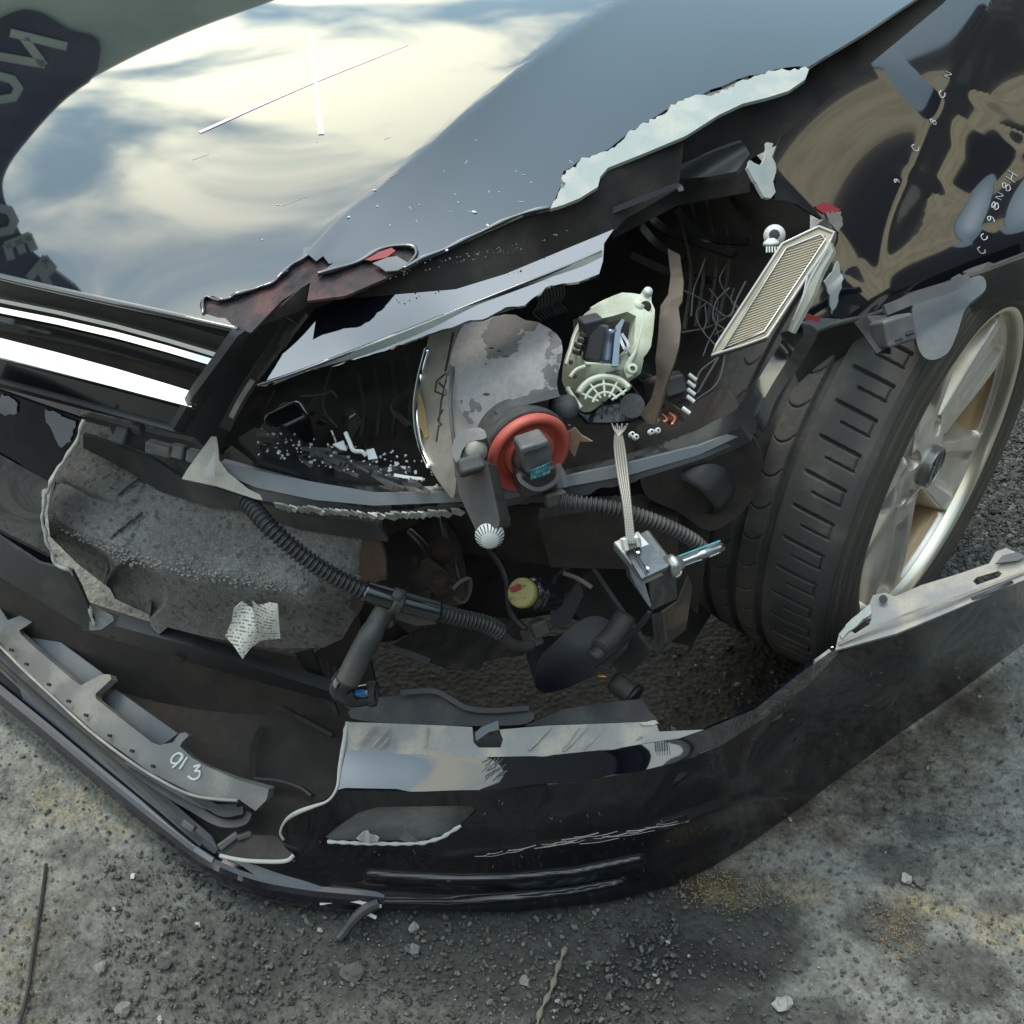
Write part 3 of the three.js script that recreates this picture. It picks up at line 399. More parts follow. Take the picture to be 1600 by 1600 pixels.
// charcoal foam impact absorber
{
  const bead = tex(1024, 0.16, (u, v) => { const c = cells(u * 44, v * 44, 44, 401); return clamp(0.25 + 0.75 * sstep(0.0, 0.16, c[1] - c[0]) - 0.35 * (c[2] > 0.86 ? sstep(0.35, 0.1, c[0]) : 0)); });
  const col = tex(1024, 0.32, (u, v) => { const c = cells(u * 88, v * 88, 88, 403), a = fbm(u * 5, v * 5, 5, 405, 6), e = sstep(0.10, 0.0, c[1] - c[0]), k = mix(0.125, 0.20, sstep(0.3, 0.7, a)) * (0.75 + 0.4 * c[2]); const d = c[2] > 0.92 ? 0.45 : 1; return [k * d * (1 - 0.5 * e), k * d * 0.98 * (1 - 0.5 * e), k * d * 0.93 * (1 - 0.5 * e)]; }, true);
  M.foam.map = col; M.foam.color = rgb(1, 1, 1); M.foam.bumpMap = bead; M.foam.bumpScale = 0.0008;
  const ridgeLine = [[78, 815], [130, 838], [180, 858], [255, 886], [340, 900], [420, 912], [485, 922], [545, 902], [592, 880]], backLine = [[74, 690], [128, 690], [200, 715], [275, 770], [350, 785], [430, 805], [500, 826], [560, 838], [600, 846]], footLine = [[78, 850], [110, 880], [180, 935], [250, 980], [340, 1000], [420, 1012], [505, 1012], [560, 960], [592, 905]];
  const ctrl = []; ridgeLine.forEach(([x, y], i) => { const [bx, by] = backLine[i], [fx, fy] = footLine[i], hr = .462 - 0.0007 * i, hb = .497, hf = [.43, .405, .37, .35, .345, .34, .345, .395, .45][i]; ctrl.push([x, y, hr], [mix(x, bx, 0.1), mix(y, by, 0.1), mix(hr, hb, 0.13)], [mix(x, bx, 0.55), mix(y, by, 0.55), mix(hr, hb, 0.58)], [bx, by, hb], [mix(x, fx, 0.16), mix(y, fy, 0.16), mix(hr, hf, 0.13)], [mix(x, fx, 0.6), mix(y, fy, 0.6), mix(hr, hf, 0.58)], [fx, fy, hf]); });
  const dip = (x, y, cx, cy, rx, ry, a, pw = 4) => { const c = Math.cos(a), s = Math.sin(a), u = ((x - cx) * c + (y - cy) * s) / rx, v = (-(x - cx) * s + (y - cy) * c) / ry, q = Math.abs(u) ** pw + Math.abs(v) ** pw; return 1 - sstep(0.72, 1.12, q); };
  const add = (x, y) => 0.055 * dip(x, y, 122, 878, 52, 30, 0.5) + 0.040 * dip(x, y, 214, 922, 46, 38, 0.75, 2.5) + 0.007 * dip(x, y, 212, 815, 4.5, 46, 0.95, 2) - 0.004 * dip(x, y, 150, 800, 70, 42, 0.4);
  const o = ([[128, 690], [170, 702], [225, 722], [262, 768], [332, 772], [420, 800], [500, 828], [592, 845], [594, 880], [590, 905], [560, 955], [535, 998], [505, 1012], [440, 1013], [380, 1006], [300, 990], [262, 980], [248, 992], [236, 980], [232, 960], [180, 936], [172, 920], [120, 880], [78, 838], [74, 800], [84, 740], [104, 712]]);
  const foam = part(car, 'foam_absorber', panel(o, { only: true, ctrl, step: 4, t: 0.05, add, along: V(0, -0.45, 0.9), stiff: 0.00002 }), M.foam, 'charcoal moulded foam block with two scooped recesses');
  { const r = rng(515), gs = [], f = foam.geometry.userData, D0 = field(ctrl, 0.00002), pts = [[92, 822], [140, 846], [178, 862], [196, 876], [250, 886], [330, 902], [400, 914], [480, 922]];
    for (let i = 0; i < 260; i++) { const k = Math.floor(r() * 7), t = r(), x = mix(pts[k][0], pts[k + 1][0], t) + 4 * (r() - 0.5), y = mix(pts[k][1], pts[k + 1][1], t) + 15 * (r() + r() - 1) - 5, p = PD(x, y, D0(x, y) - 0.0006), s = 0.0013 + 0.0013 * r(), q = new THREE.IcosahedronGeometry(s, 1); q.scale(1, 0.5, 0.8); q.rotateY(r() * 3); q.translate(p.x, p.y, p.z); gs.push(q); }
    const m = part(foam, 'crushed_beads', join(...gs), std({ map: dusty([0.15, 0.147, 0.14], [0.26, 0.25, 0.235], 0.7, 661, 0.05), roughness: 0.7 })); m.userData.kind = 'stuff'; }
  const tag = (q, h, seed) => panel(q, { only: true, ctrl: h, t: 0.0006, step: 5, add: (x, y) => 0.004 * Math.sin(x * 0.09 + y * 0.05 + seed) });
  const print = (seed) => tex(256, 0.06, (u, v) => { const row = (v * 14) % 1, on = row > 0.35 && row < 0.75 && noise(u * 44, Math.floor(v * 14) * 3.1, 512, seed) > 0.52 && u > 0.1; const k = on ? 0.16 : 0.62 - 0.1 * fbm(u * 6, v * 6, 6, seed, 3); return [k, k * 0.98, k * 0.88]; }, true);
  const paper = std({ map: print(411), roughness: 0.8 });
  const label = part(foam, 'paper_label', tag([[394, 938], [402, 946], [412, 944], [420, 941], [434, 944], [438, 998], [412, 1000], [402, 1003], [398, 980]], [[394, 938, .445], [438, 944, .448], [402, 1003, .385]], 0), paper, 'creased white paper label with fine print');
  part(label, 'folded_half', tag([[378, 940], [394, 950], [400, 978], [404, 1004], [392, 1012], [379, 1030], [366, 1010], [352, 994], [362, 972], [366, 950]], [[378, 940, .452], [404, 1004, .40], [352, 994, .41]], 1.5), paper);
  part(foam, 'end_plate', panel([[566, 838], [594, 846], [602, 870], [604, 906], [590, 908], [575, 930], [560, 960], [546, 950], [560, 900]], { only: true, ctrl: [[566, 838, .50], [604, 906, .455], [546, 950, .415]], t: 0.006, step: 8 }), M.rust);
}
// beam, panels and brackets behind the foam
part(car, 'bumper_beam', panel([[130, 680], [146, 684], [240, 718], [290, 750], [345, 766], [420, 790], [500, 812], [590, 820], [606, 846], [560, 842], [470, 828], [380, 800], [320, 788], [250, 768], [200, 736], [130, 700]], { only: true, ctrl: [[130, 680, .56], [345, 766, .53], [590, 820, .525], [560, 842, .50], [320, 788, .505], [130, 700, .53]], t: 0.004, step: 10 }), M.greyDark);
part(car, 'radiator_shield', panel([[-80, 870], [150, 950], [260, 985], [480, 1030], [560, 960], [600, 1120], [560, 1240], [-80, 1010]], { only: true, ctrl: [[-80, 870, .26], [260, 985, .22], [560, 960, .25], [560, 1240, .03], [-80, 1010, .04]], t: 0.006, step: 30 }), M.dark);
part(car, 'lower_rail', panel([[130, 985], [180, 978], [300, 1010], [420, 1050], [560, 1095], [552, 1104], [420, 1070], [280, 1030]], { only: true, ctrl: [[130, 985, .315], [560, 1095, .24], [280, 1030, .275]], t: 0.015, step: 14 }), M.blackClean);
for (const [x, y] of [[178, 986], [280, 1025]]) part(car, 'rail_bolt', turned([[0, 0.003], [0.006, 0.003], [0.009, 0]].reverse(), P(x, y, .315 - (x - 178) * 0.0003), V(0, 0.6, 0.8), 12), M.rust);

// headlight well: dark back wall, painted eyebrow, lower lens frame
{
  const well = part(car, 'headlight_well', panel([[350, 690], [392, 580], [480, 470], [700, 400], [950, 320], [1180, 240], [1262, 330], [1262, 520], [1170, 672], [900, 760], [680, 790], [500, 790]], { only: true, ctrl: [[350, 690, .50], [480, 470, .56], [950, 320, .60], [1262, 330, .64], [1170, 672, .52], [680, 790, .46], [800, 560, .44], [1050, 480, .46]], t: 0.005, step: 18, add: (x, y) => 0.03 * (fbm(x * 0.012, y * 0.012, 64, 47, 5) - 0.5) }), M.dark, 'black inside of the empty headlight opening');
  const brow = part(car, 'headlight_eyebrow', panel([[398, 602], [424, 574], [456, 530], [478, 500], [492, 482], [530, 468], [620, 460], [712, 452], [790, 428], [884, 389], [959, 358], [944, 380], [942, 408], ...tear([[936, 428], [905, 440], [860, 446], [838, 462], [820, 477], [790, 480], [762, 496], [735, 500], [705, 512]], 2, 10, 41), ...tear([[690, 515], [650, 530], [610, 545], [575, 556], [545, 562], [520, 573], [480, 580], [440, 590], [420, 604], [408, 600]], 2, 10, 42)], { only: true, ctrl: [[398, 602, .695], [456, 530, .719], [492, 482, .737], [620, 460, .747], [712, 452, .754], [884, 389, .778], [959, 358, .790], [942, 408, .772], [840, 455, .754], [705, 505, .734], [545, 556, .706]], stiff: 0.00003, t: 0.004, step: 9 }), M.paint, 'glossy torn strip above the headlight opening');
  part(brow, 'fold_line', sweep(path3([[402, 602, .697], [460, 583, .702], [540, 553, .711], [620, 522, .723], [700, 490, .740], [800, 450, .757], [880, 418, .769], [940, 392, .779]].map((p) => P(...p)), 8), 0.0016, { seg: 6 }), M.paint);
  part(brow, 'lower_return', panel([[405, 603], [460, 584], [540, 554], [620, 523], [700, 491], [800, 451], [880, 419], [941, 393], [942, 408], [936, 428], [905, 440], [860, 446], [838, 462], [820, 477], [762, 496], [705, 512], [650, 530], [610, 545], [545, 562], [480, 580], [420, 604]], { only: true, ctrl: [[405, 603, .697], [540, 554, .711], [700, 491, .741], [880, 419, .769], [941, 393, .779], [936, 428, .760], [820, 477, .738], [705, 512, .728], [545, 562, .704], [420, 604, .692]], t: 0.002, step: 8 }), M.primer, 'pale raw edge of the torn strip');
  // bent struts between grille end and eyebrow
  const strut = (pts, w, mat, t = 0.003) => part(brow, 'bent_strut', bar(pts.map((p) => P(...p)), w, t), mat);
  strut([[352, 668, .60], [366, 640, .625], [392, 596, .66], [430, 540, .70], [456, 500, .728]], 0.012, M.black);
  strut([[362, 650, .632], [372, 630, .648], [384, 610, .66], [396, 592, .672]], 0.005, M.silver);
  strut([[404, 590, .672], [430, 556, .70], [458, 520, .722], [480, 492, .738]], 0.0035, M.greyDark);
  strut([[442, 542, .71], [452, 520, .722], [462, 505, .73]], 0.010, M.brownBlack);
  // lower frame of the lens: a deep glossy band, a satin grey band and the ragged edge below
  const lens = part(car, 'headlight_lower_frame', panel([[352, 704], [362, 696], [400, 724], [470, 745], [560, 758], [680, 760], [760, 758], [880, 735], [960, 716], [1040, 690], [1090, 672], [1150, 640], [1180, 600], [1158, 668], [1092, 696], [973, 725], [880, 744], [780, 766], [680, 769], [585, 768], [490, 753], [395, 734], [345, 722]], { only: true, ctrl: [[362, 696, .585], [470, 745, .58], [680, 760, .585], [880, 735, .60], [1090, 672, .63], [1180, 600, .67], [1092, 696, .632], [880, 744, .602], [680, 769, .588], [490, 753, .586], [345, 722, .59]], t: 0.02, step: 10 }), M.blackGloss, 'glossy lower frame of the missing headlight');
  part(lens, 'satin_band', panel([[345, 722], [395, 734], [490, 753], [585, 769], [680, 770], [780, 767], [880, 745], [973, 726], [1092, 697], [1158, 669], [1156, 681], [1092, 711], [978, 744], [883, 761], [780, 782], [680, 786], [585, 790], [490, 781], [400, 762], [352, 741]], { only: true, ctrl: [[345, 722, .594], [490, 753, .59], [680, 769, .592], [880, 744, .606], [1092, 696, .636], [1158, 669, .652], [1156, 681, .645], [978, 744, .61], [680, 786, .582], [490, 781, .578], [352, 741, .582]], t: 0.012, step: 9 }), M.greyBlue);
  part(lens, 'ragged_edge', panel([[352, 742], [400, 763], [490, 782], [585, 791], [680, 787], [780, 783], [883, 762], [978, 745], [1092, 712], [1160, 680], [1158, 690], [1100, 716], ...tear([[1000, 748], [900, 776], [840, 786], [700, 797], [640, 800], [590, 806], [540, 802], [490, 800], [430, 790], [380, 768]], 3, 11, 51)], { only: true, ctrl: [[352, 742, .578], [490, 782, .572], [680, 787, .575], [883, 762, .594], [1160, 680, .64], [1100, 716, .625], [840, 786, .578], [590, 806, .56], [430, 790, .562]], t: 0.004, step: 9 }), M.blackClean);
  const r = rng(91), shreds = []; for (let i = 0; i < 34; i++) { const x = 425 + i * 8.6 + 5 * r(), y = (x < 590 ? 790 + (x - 425) * 0.09 : 805 - (x - 590) * 0.055) + 3 * r(), L = 10 + 14 * r(); shreds.push(panel([[x, y - 4], [x + L * 0.6, y - 3 + 3 * r()], [x + L, y + 2], [x + L * 0.7, y + 5 + 3 * r()], [x + 2, y + 3]], { only: true, ctrl: [[x, y, .566 + 0.012 * r()], [x + L, y, .566 + 0.012 * r()], [x, y + 8, .556]], t: 0.0016, step: 9 })); }
  part(lens, 'torn_shreds', join(...shreds), M.tornEdge, 'pale chewed plastic along the lower edge');
  part(lens, 'corner_fin', panel([[330, 682], [338, 682], [341, 700], [342, 718], [356, 738], [388, 764], [430, 784], [400, 780], [340, 760], [284, 748], [292, 734]], { only: true, ctrl: [[330, 682, .612], [341, 700, .604], [430, 784, .562], [284, 748, .585]], t: 0.005, step: 8 }), M.flange, 'dusty ribbed fin at the grille corner');
  for (let i = 0; i < 4; i++) part(lens, 'fin_rib', bar([[337 - i * 1, 706 + i * 1, .612], [318 - i * 3 + i * 8, 744, .595]].map((p) => P(...p)), 0.0016, 0.002), M.tornEdge);
  // fragments inside the well
  const bits = part(well, 'moulded_tray', panel([[372, 684], [398, 668], [436, 686], [500, 700], [560, 720], [640, 742], [660, 756], [560, 752], [470, 740], [400, 716]], { only: true, ctrl: [[372, 684, .575], [500, 700, .57], [660, 756, .575], [470, 740, .572]], t: 0.006, step: 10 }), M.blackClean);
  part(bits, 'box', block(P(394, 676, .60), P(432, 680, .605), P(420, 622, .60), 0.05, 0.006), M.black);
  part(bits, 'box', block(P(426, 678, .602), P(486, 648, .61), P(420, 640, .612), 0.05, 0.008), M.blackGloss);
  const sliver = []; for (let i = 0; i < 26; i++) { const x = 470 + 170 * r(), y = 700 + (x - 470) * 0.19 + 26 * r(), a = -0.3 + 1.1 * r(), L = 14 + 34 * r(); sliver.push(bar([P(x, y, .588 + 0.012 * r()), P(x + L * Math.cos(a), y + L * Math.sin(a) * 0.7, .588 + 0.015 * r())], 0.002 + 0.004 * r(), 0.0014)); }
  part(well, 'plastic_splinters', join(...sliver), M.greyDark);
  part(well, 'bright_splinters', join(panel([[520, 694], [537, 688], [542, 704], [532, 702]], { only: true, ctrl: [[520, 694, .612], [542, 688, .612], [532, 704, .608]], t: 0.002 }), wire([[540, 676, .622], [546, 690, .618], [553, 704, .612], [566, 706, .610], [572, 712, .606]].map((p) => P(...p)), 0.0022), panel([[572, 704], [584, 700], [590, 716], [576, 718]], { only: true, ctrl: [[572, 704, .606], [584, 700, .606], [590, 716, .602]], t: 0.0015 }), bar([[616, 742, .60], [640, 746, .60], [660, 748, .60]].map((p) => P(...p)), 0.003, 0.001)), M.white, 'bright broken slivers').userData.kind = 'stuff';
  for (let i = 0; i < 7; i++) { const x = 1060 + 90 * r(), y = 400 + 170 * r(), k = () => (r() - 0.5); part(well, 'thin_wire', wire([[x, y, .60], [x + 40 * k(), y + 25 + 20 * k(), .605], [x + 60 * k(), y + 50 + 20 * k(), .60], [x + 80 * k(), y + 80 + 30 * k(), .605]].map((p) => P(...p)), 0.0008 + 0.0004 * r(), 5), M.wireGrey); }
  for (let i = 0; i < 4; i++) part(well, 'wall_rib', bar([[1060 + i * 22, 330 - i * 8, .62], [1080 + i * 20, 420 - i * 6, .585], [1070 + i * 18, 520 - i * 4, .575]].map((p) => P(...p)), 0.004, 0.006), M.dark);
  for (let i = 0; i < 6; i++) part(well, 'wall_rib', bar([[560 + i * 26, 590 - i * 10, .56], [570 + i * 24, 640 - i * 6, .545], [566 + i * 24, 690, .54]].map((p) => P(...p)), 0.004, 0.008), M.black);
  for (let i = 0; i < 12; i++) { const x = 400 + 240 * r(), y = 640 + 90 * r(), a = r() * 3.1, L = 12 + 22 * r(); part(well, 'black_shard', panel([[x, y], [x + L * Math.cos(a), y + L * 0.6 * Math.sin(a)], [x + L * 0.7 * Math.cos(a) - 8 * Math.sin(a), y + L * 0.4 * Math.sin(a) + 8 * Math.cos(a)], [x - 5, y + 7]], { only: true, ctrl: [[x, y, .585 + 0.02 * r()], [x + L * Math.cos(a), y + L * 0.6 * Math.sin(a), .585 + 0.025 * r()], [x - 5, y + 7, .58]], t: 0.0018, step: 20 }), M.blackGloss); }
  { const gl = []; for (let i = 0; i < 150; i++) { const u = r(), x = 400 + 300 * u + (i % 5 === 0 ? 260 * r() : 0), y = x < 700 ? 690 + 0.17 * (x - 400) + 44 * (r() - 0.5) : 700 - 0.12 * (x - 700) + 30 * (r() - 0.5), s = 0.0008 + 0.0026 * r() * r(), q = new THREE.TetrahedronGeometry(s, 0), p = P(x, y, .592 + 0.014 * r()); q.scale(1, 0.4, 1.4); q.rotateY(r() * 6); q.rotateX(r()); q.translate(p.x, p.y, p.z); gl.push(q); }
    part(well, 'glass_crumbs', join(...gl), std({ color: rgb(0.32, 0.34, 0.35), roughness: 0.15 })).userData.kind = 'stuff'; }
  for (const q of [[[468, 620, .61], [500, 618, .61], [520, 612, .615], [526, 622, .61]], [[496, 616, .61], [484, 636, .605], [470, 660, .6]], [[520, 570, .6], [510, 600, .59], [506, 640, .58], [526, 668, .575]], [[430, 610, .6], [415, 640, .59]]]) part(well, 'dangling_wire', wire(q.map((p) => P(...p)), 0.0012), M.wireGrey);
  for (let i = 0; i < 9; i++) { const x = 838 + 5 * i, y = 455 - 2 * i; part(well, 'coil_wire', wire([[x, y, .68], [x + 4, y + 18, .665], [x - 4 + 3 * r(), y + 34, .65], [x + 8, y + 46, .63]].map((p) => P(...p)), 0.0011), M.wireGrey); }
  part(well, 'inner_brace', panel([[540, 640], [552, 636], [566, 658], [556, 676], [548, 690]], { only: true, ctrl: [[540, 640, .55], [566, 658, .55], [548, 690, .54]], t: 0.003 }), M.greyDark);
  part(well, 'inner_brace', bar([[648, 610, .56], [626, 620, .56], [614, 640, .555], [640, 668, .55]].map((p) => P(...p)), 0.008, 0.003), M.black);
  for (const q of [[[1010, 330, .6], [1040, 360, .6], [1090, 380, .6], [1150, 400, .61]], [[1000, 350, .58], [1030, 385, .58], [1070, 410, .58]], [[990, 400, .57], [1060, 430, .57], [1120, 440, .58]], [[1060, 330, .62], [1100, 370, .61], [1170, 380, .62]]]) part(well, 'fluted_wall', bar(curve(q.map((p) => [...p]), 4, false).map((p) => P(...p)), 0.010, 0.006), M.blackGloss);
  for (const q of [[[1060, 450, .60], [1100, 470, .60], [1140, 495, .61], [1150, 470, .62], [1165, 440, .63]], [[1065, 520, .59], [1110, 510, .59], [1160, 480, .60], [1200, 460, .61]], [[1120, 560, .6], [1095, 580, .6], [1085, 605, .6]], [[1128, 550, .6], [1104, 590, .6], [1090, 615, .6]], [[1135, 545, .6], [1120, 600, .6], [1088, 625, .6]], [[1140, 450, .62], [1120, 470, .61], [1115, 500, .60], [1140, 520, .60], [1150, 540, .6]]]) part(well, 'loose_wire', wire(q.map((p) => P(...p)), 0.0013), M.wireGrey);
}
// inner wing behind the tyre side
part(car, 'inner_wing', panel(curve([[1240, 505], [1256, 520], [1232, 560], [1204, 605], [1180, 650], [1158, 668], [1132, 672], [1150, 645], [1180, 600], [1212, 548]], 4), { only: true, ctrl: [[1240, 505, .70], [1232, 560, .67], [1158, 668, .64], [1132, 672, .62], [1180, 600, .655]], t: 0.02, step: 8 }), M.blackGloss);
part(car, 'inner_wing', panel([[1232, 545], [1248, 560], [1215, 590], [1200, 630], [1180, 665], [1150, 690], [1150, 665], [1185, 620]], { only: true, ctrl: [[1232, 545, .66], [1200, 630, .62], [1150, 690, .60]], t: 0.01, step: 8 }), M.blackClean);
// black duct and boxes under the headlight
{
  const duct = part(car, 'air_duct', panel(curve([[1010, 740], [1080, 715], [1160, 676], [1186, 700], [1192, 720], [1184, 760], [1160, 800], [1110, 830], [1060, 800], [1010, 775]], 3), { only: true, ctrl: [[1010, 740, .56], [1160, 676, .60], [1192, 720, .575], [1160, 800, .50], [1060, 800, .50]], t: 0.12, step: 10, along: V(0, 0.2, 0.98) }), M.brownBlack, 'black moulded air duct');
  part(duct, 'duct_mouth', turned([[0.030, 0], [0.036, 0.004], [0.038, 0.03], [0.034, 0.05]], P(1078, 775, .52), V(0.5, 0.35, -0.6), 28), M.blackClean);
  part(car, 'splash_shield', panel([[640, 800], [800, 790], [1000, 780], [1110, 830], [1090, 960], [1010, 880], [920, 890], [830, 880], [700, 860]], { only: true, ctrl: [[640, 800, .38], [1000, 780, .44], [1110, 830, .42], [920, 890, .32]], t: 0.01, step: 20, add: (x, y) => 0.02 * (fbm(x * 0.015, y * 0.015, 64, 57, 4) - 0.5) }), M.dark);
  part(car, 'splash_shield', panel([[840, 812], [960, 790], [1060, 810], [1060, 880], [1000, 890], [860, 886]], { only: true, ctrl: [[840, 812, .47], [1060, 810, .49], [860, 886, .40]], t: 0.02, step: 10, add: (x, y) => 0.012 * (fbm(x * 0.02, y * 0.02, 64, 57, 4) - 0.5) }), M.dark);
  part(car, 'engine_bay_wall', panel([[470, 790], [900, 770], [1240, 640], [1250, 800], [1130, 930], [1080, 1010], [860, 960], [560, 1010]], { only: true, ctrl: [[470, 790, .30], [900, 770, .33], [1240, 640, .42], [1130, 930, .16], [560, 1010, .12]], t: 0.01, step: 30, add: (x, y) => 0.03 * (fbm(x * 0.014, y * 0.014, 64, 67, 4) - 0.5) }), M.dark);
  part(car, 'radiator_support', panel([[600, 840], [690, 800], [720, 850], [735, 930], [700, 960], [640, 990], [590, 950]], { only: true, ctrl: [[600, 840, .36], [690, 800, .38], [640, 990, .28]], t: 0.02, step: 10 }), M.dark);
  for (const q of [[[690, 800, .42], [700, 850, .40], [716, 900, .38], [722, 930, .37]], [[760, 850, .36], [790, 900, .34], [800, 960, .30], [840, 1000, .28]], [[900, 880, .36], [870, 900, .35], [860, 930, .34]], [[640, 830, .40], [660, 850, .40], [680, 880, .39], [676, 900, .385]]]) part(car, 'bay_cable', wire(q.map((p) => P(...p)), 0.0042, 8), M.blackClean);
  for (const q of [[[905, 872, .40], [935, 880, .395], [950, 886, .39]], [[868, 836, .42], [890, 842, .42], [904, 850, .415]], [[880, 895, .37], [905, 905, .365], [925, 918, .36]]]) part(car, 'broken_tab', bar(q.map((p) => P(...p)), 0.005, 0.002), M.steelBrown);
  for (let i = 0; i < 9; i++) part(car, 'radiator_fin', bar([P(500 + i * 11, 1030 + i * 6, .20), P(512 + i * 11, 1090 + i * 5, .16)], 0.004, 0.003), M.black);
  // latch bracket with bolts
  const br = part(car, 'latch_bracket', panel([[640, 884], [668, 874], [690, 890], [712, 912], [724, 914], [728, 930], [716, 945], [690, 950], [652, 936], [636, 910]], { only: true, ctrl: [[640, 884, .40], [724, 914, .395], [690, 950, .36]], t: 0.004, step: 8 }), M.brownBlack);
  for (const [x, y, R, hh] of [[688, 911, .014, .41], [690, 866, .02, .40], [668, 930, .008, .395], [648, 880, .008, .41]]) part(br, 'bolt', turned([[0, 0.014], [R * 0.55, 0.014], [R * 0.6, 0.004], [R, 0.004], [R, 0]].reverse(), P(x, y, hh), V(0.1, 0.8, 0.5), 6 + (R > 0.012 ? 14 : 0)), M.rust);
  part(br, 'hook', bar([[706, 922, .40], [716, 912, .402], [732, 906, .40], [730, 930, .39], [722, 938, .385], [712, 930, .388]].map((p) => P(...p)), 0.004, 0.004), M.steelBrown);
  part(br, 'lower_ear', panel([[630, 940], [660, 948], [690, 962], [680, 975], [650, 978], [620, 968], [612, 955]], { only: true, ctrl: [[630, 940, .38], [690, 962, .375], [650, 978, .355]], t: 0.01, step: 8 }), M.greyDark);
  part(br, 'stud', turned([[0, 0], [0.006, 0], [0.006, 0.012], [0.004, 0.014], [0, 0.014]], P(612, 970, .375), V(-0.1, 0.5, 0.8), 10), M.steelBrown);
  // torn lower trim behind the bumper
  part(car, 'torn_splash_liner', panel([...tear([[610, 1010], [640, 1024], [700, 1046], [712, 1044], [752, 1044], [756, 1034], [800, 1026], [830, 1020]], 2, 10, 61), [838, 990], [800, 970], [740, 960], [680, 975], [640, 990]], { only: true, ctrl: [[610, 1010, .24], [712, 1044, .21], [830, 1020, .22], [740, 960, .27]], t: 0.004, step: 8, add: (x, y) => 0.02 * (fbm(x * 0.03, y * 0.03, 64, 87, 3) - 0.5) }), M.dark);
  part(car, 'torn_splash_liner', bar([[612, 1012, .25], [640, 1022, .248], [672, 1034, .245]].map((p) => P(...p)), 0.008, 0.003), M.greyDark);
  part(car, 'radiator_side_plate', panel([[460, 1020], [486, 1014], [520, 1090], [530, 1120], [512, 1104]], { only: true, ctrl: [[460, 1020, .28], [486, 1014, .285], [530, 1120, .19]], t: 0.006 }), M.black);
}
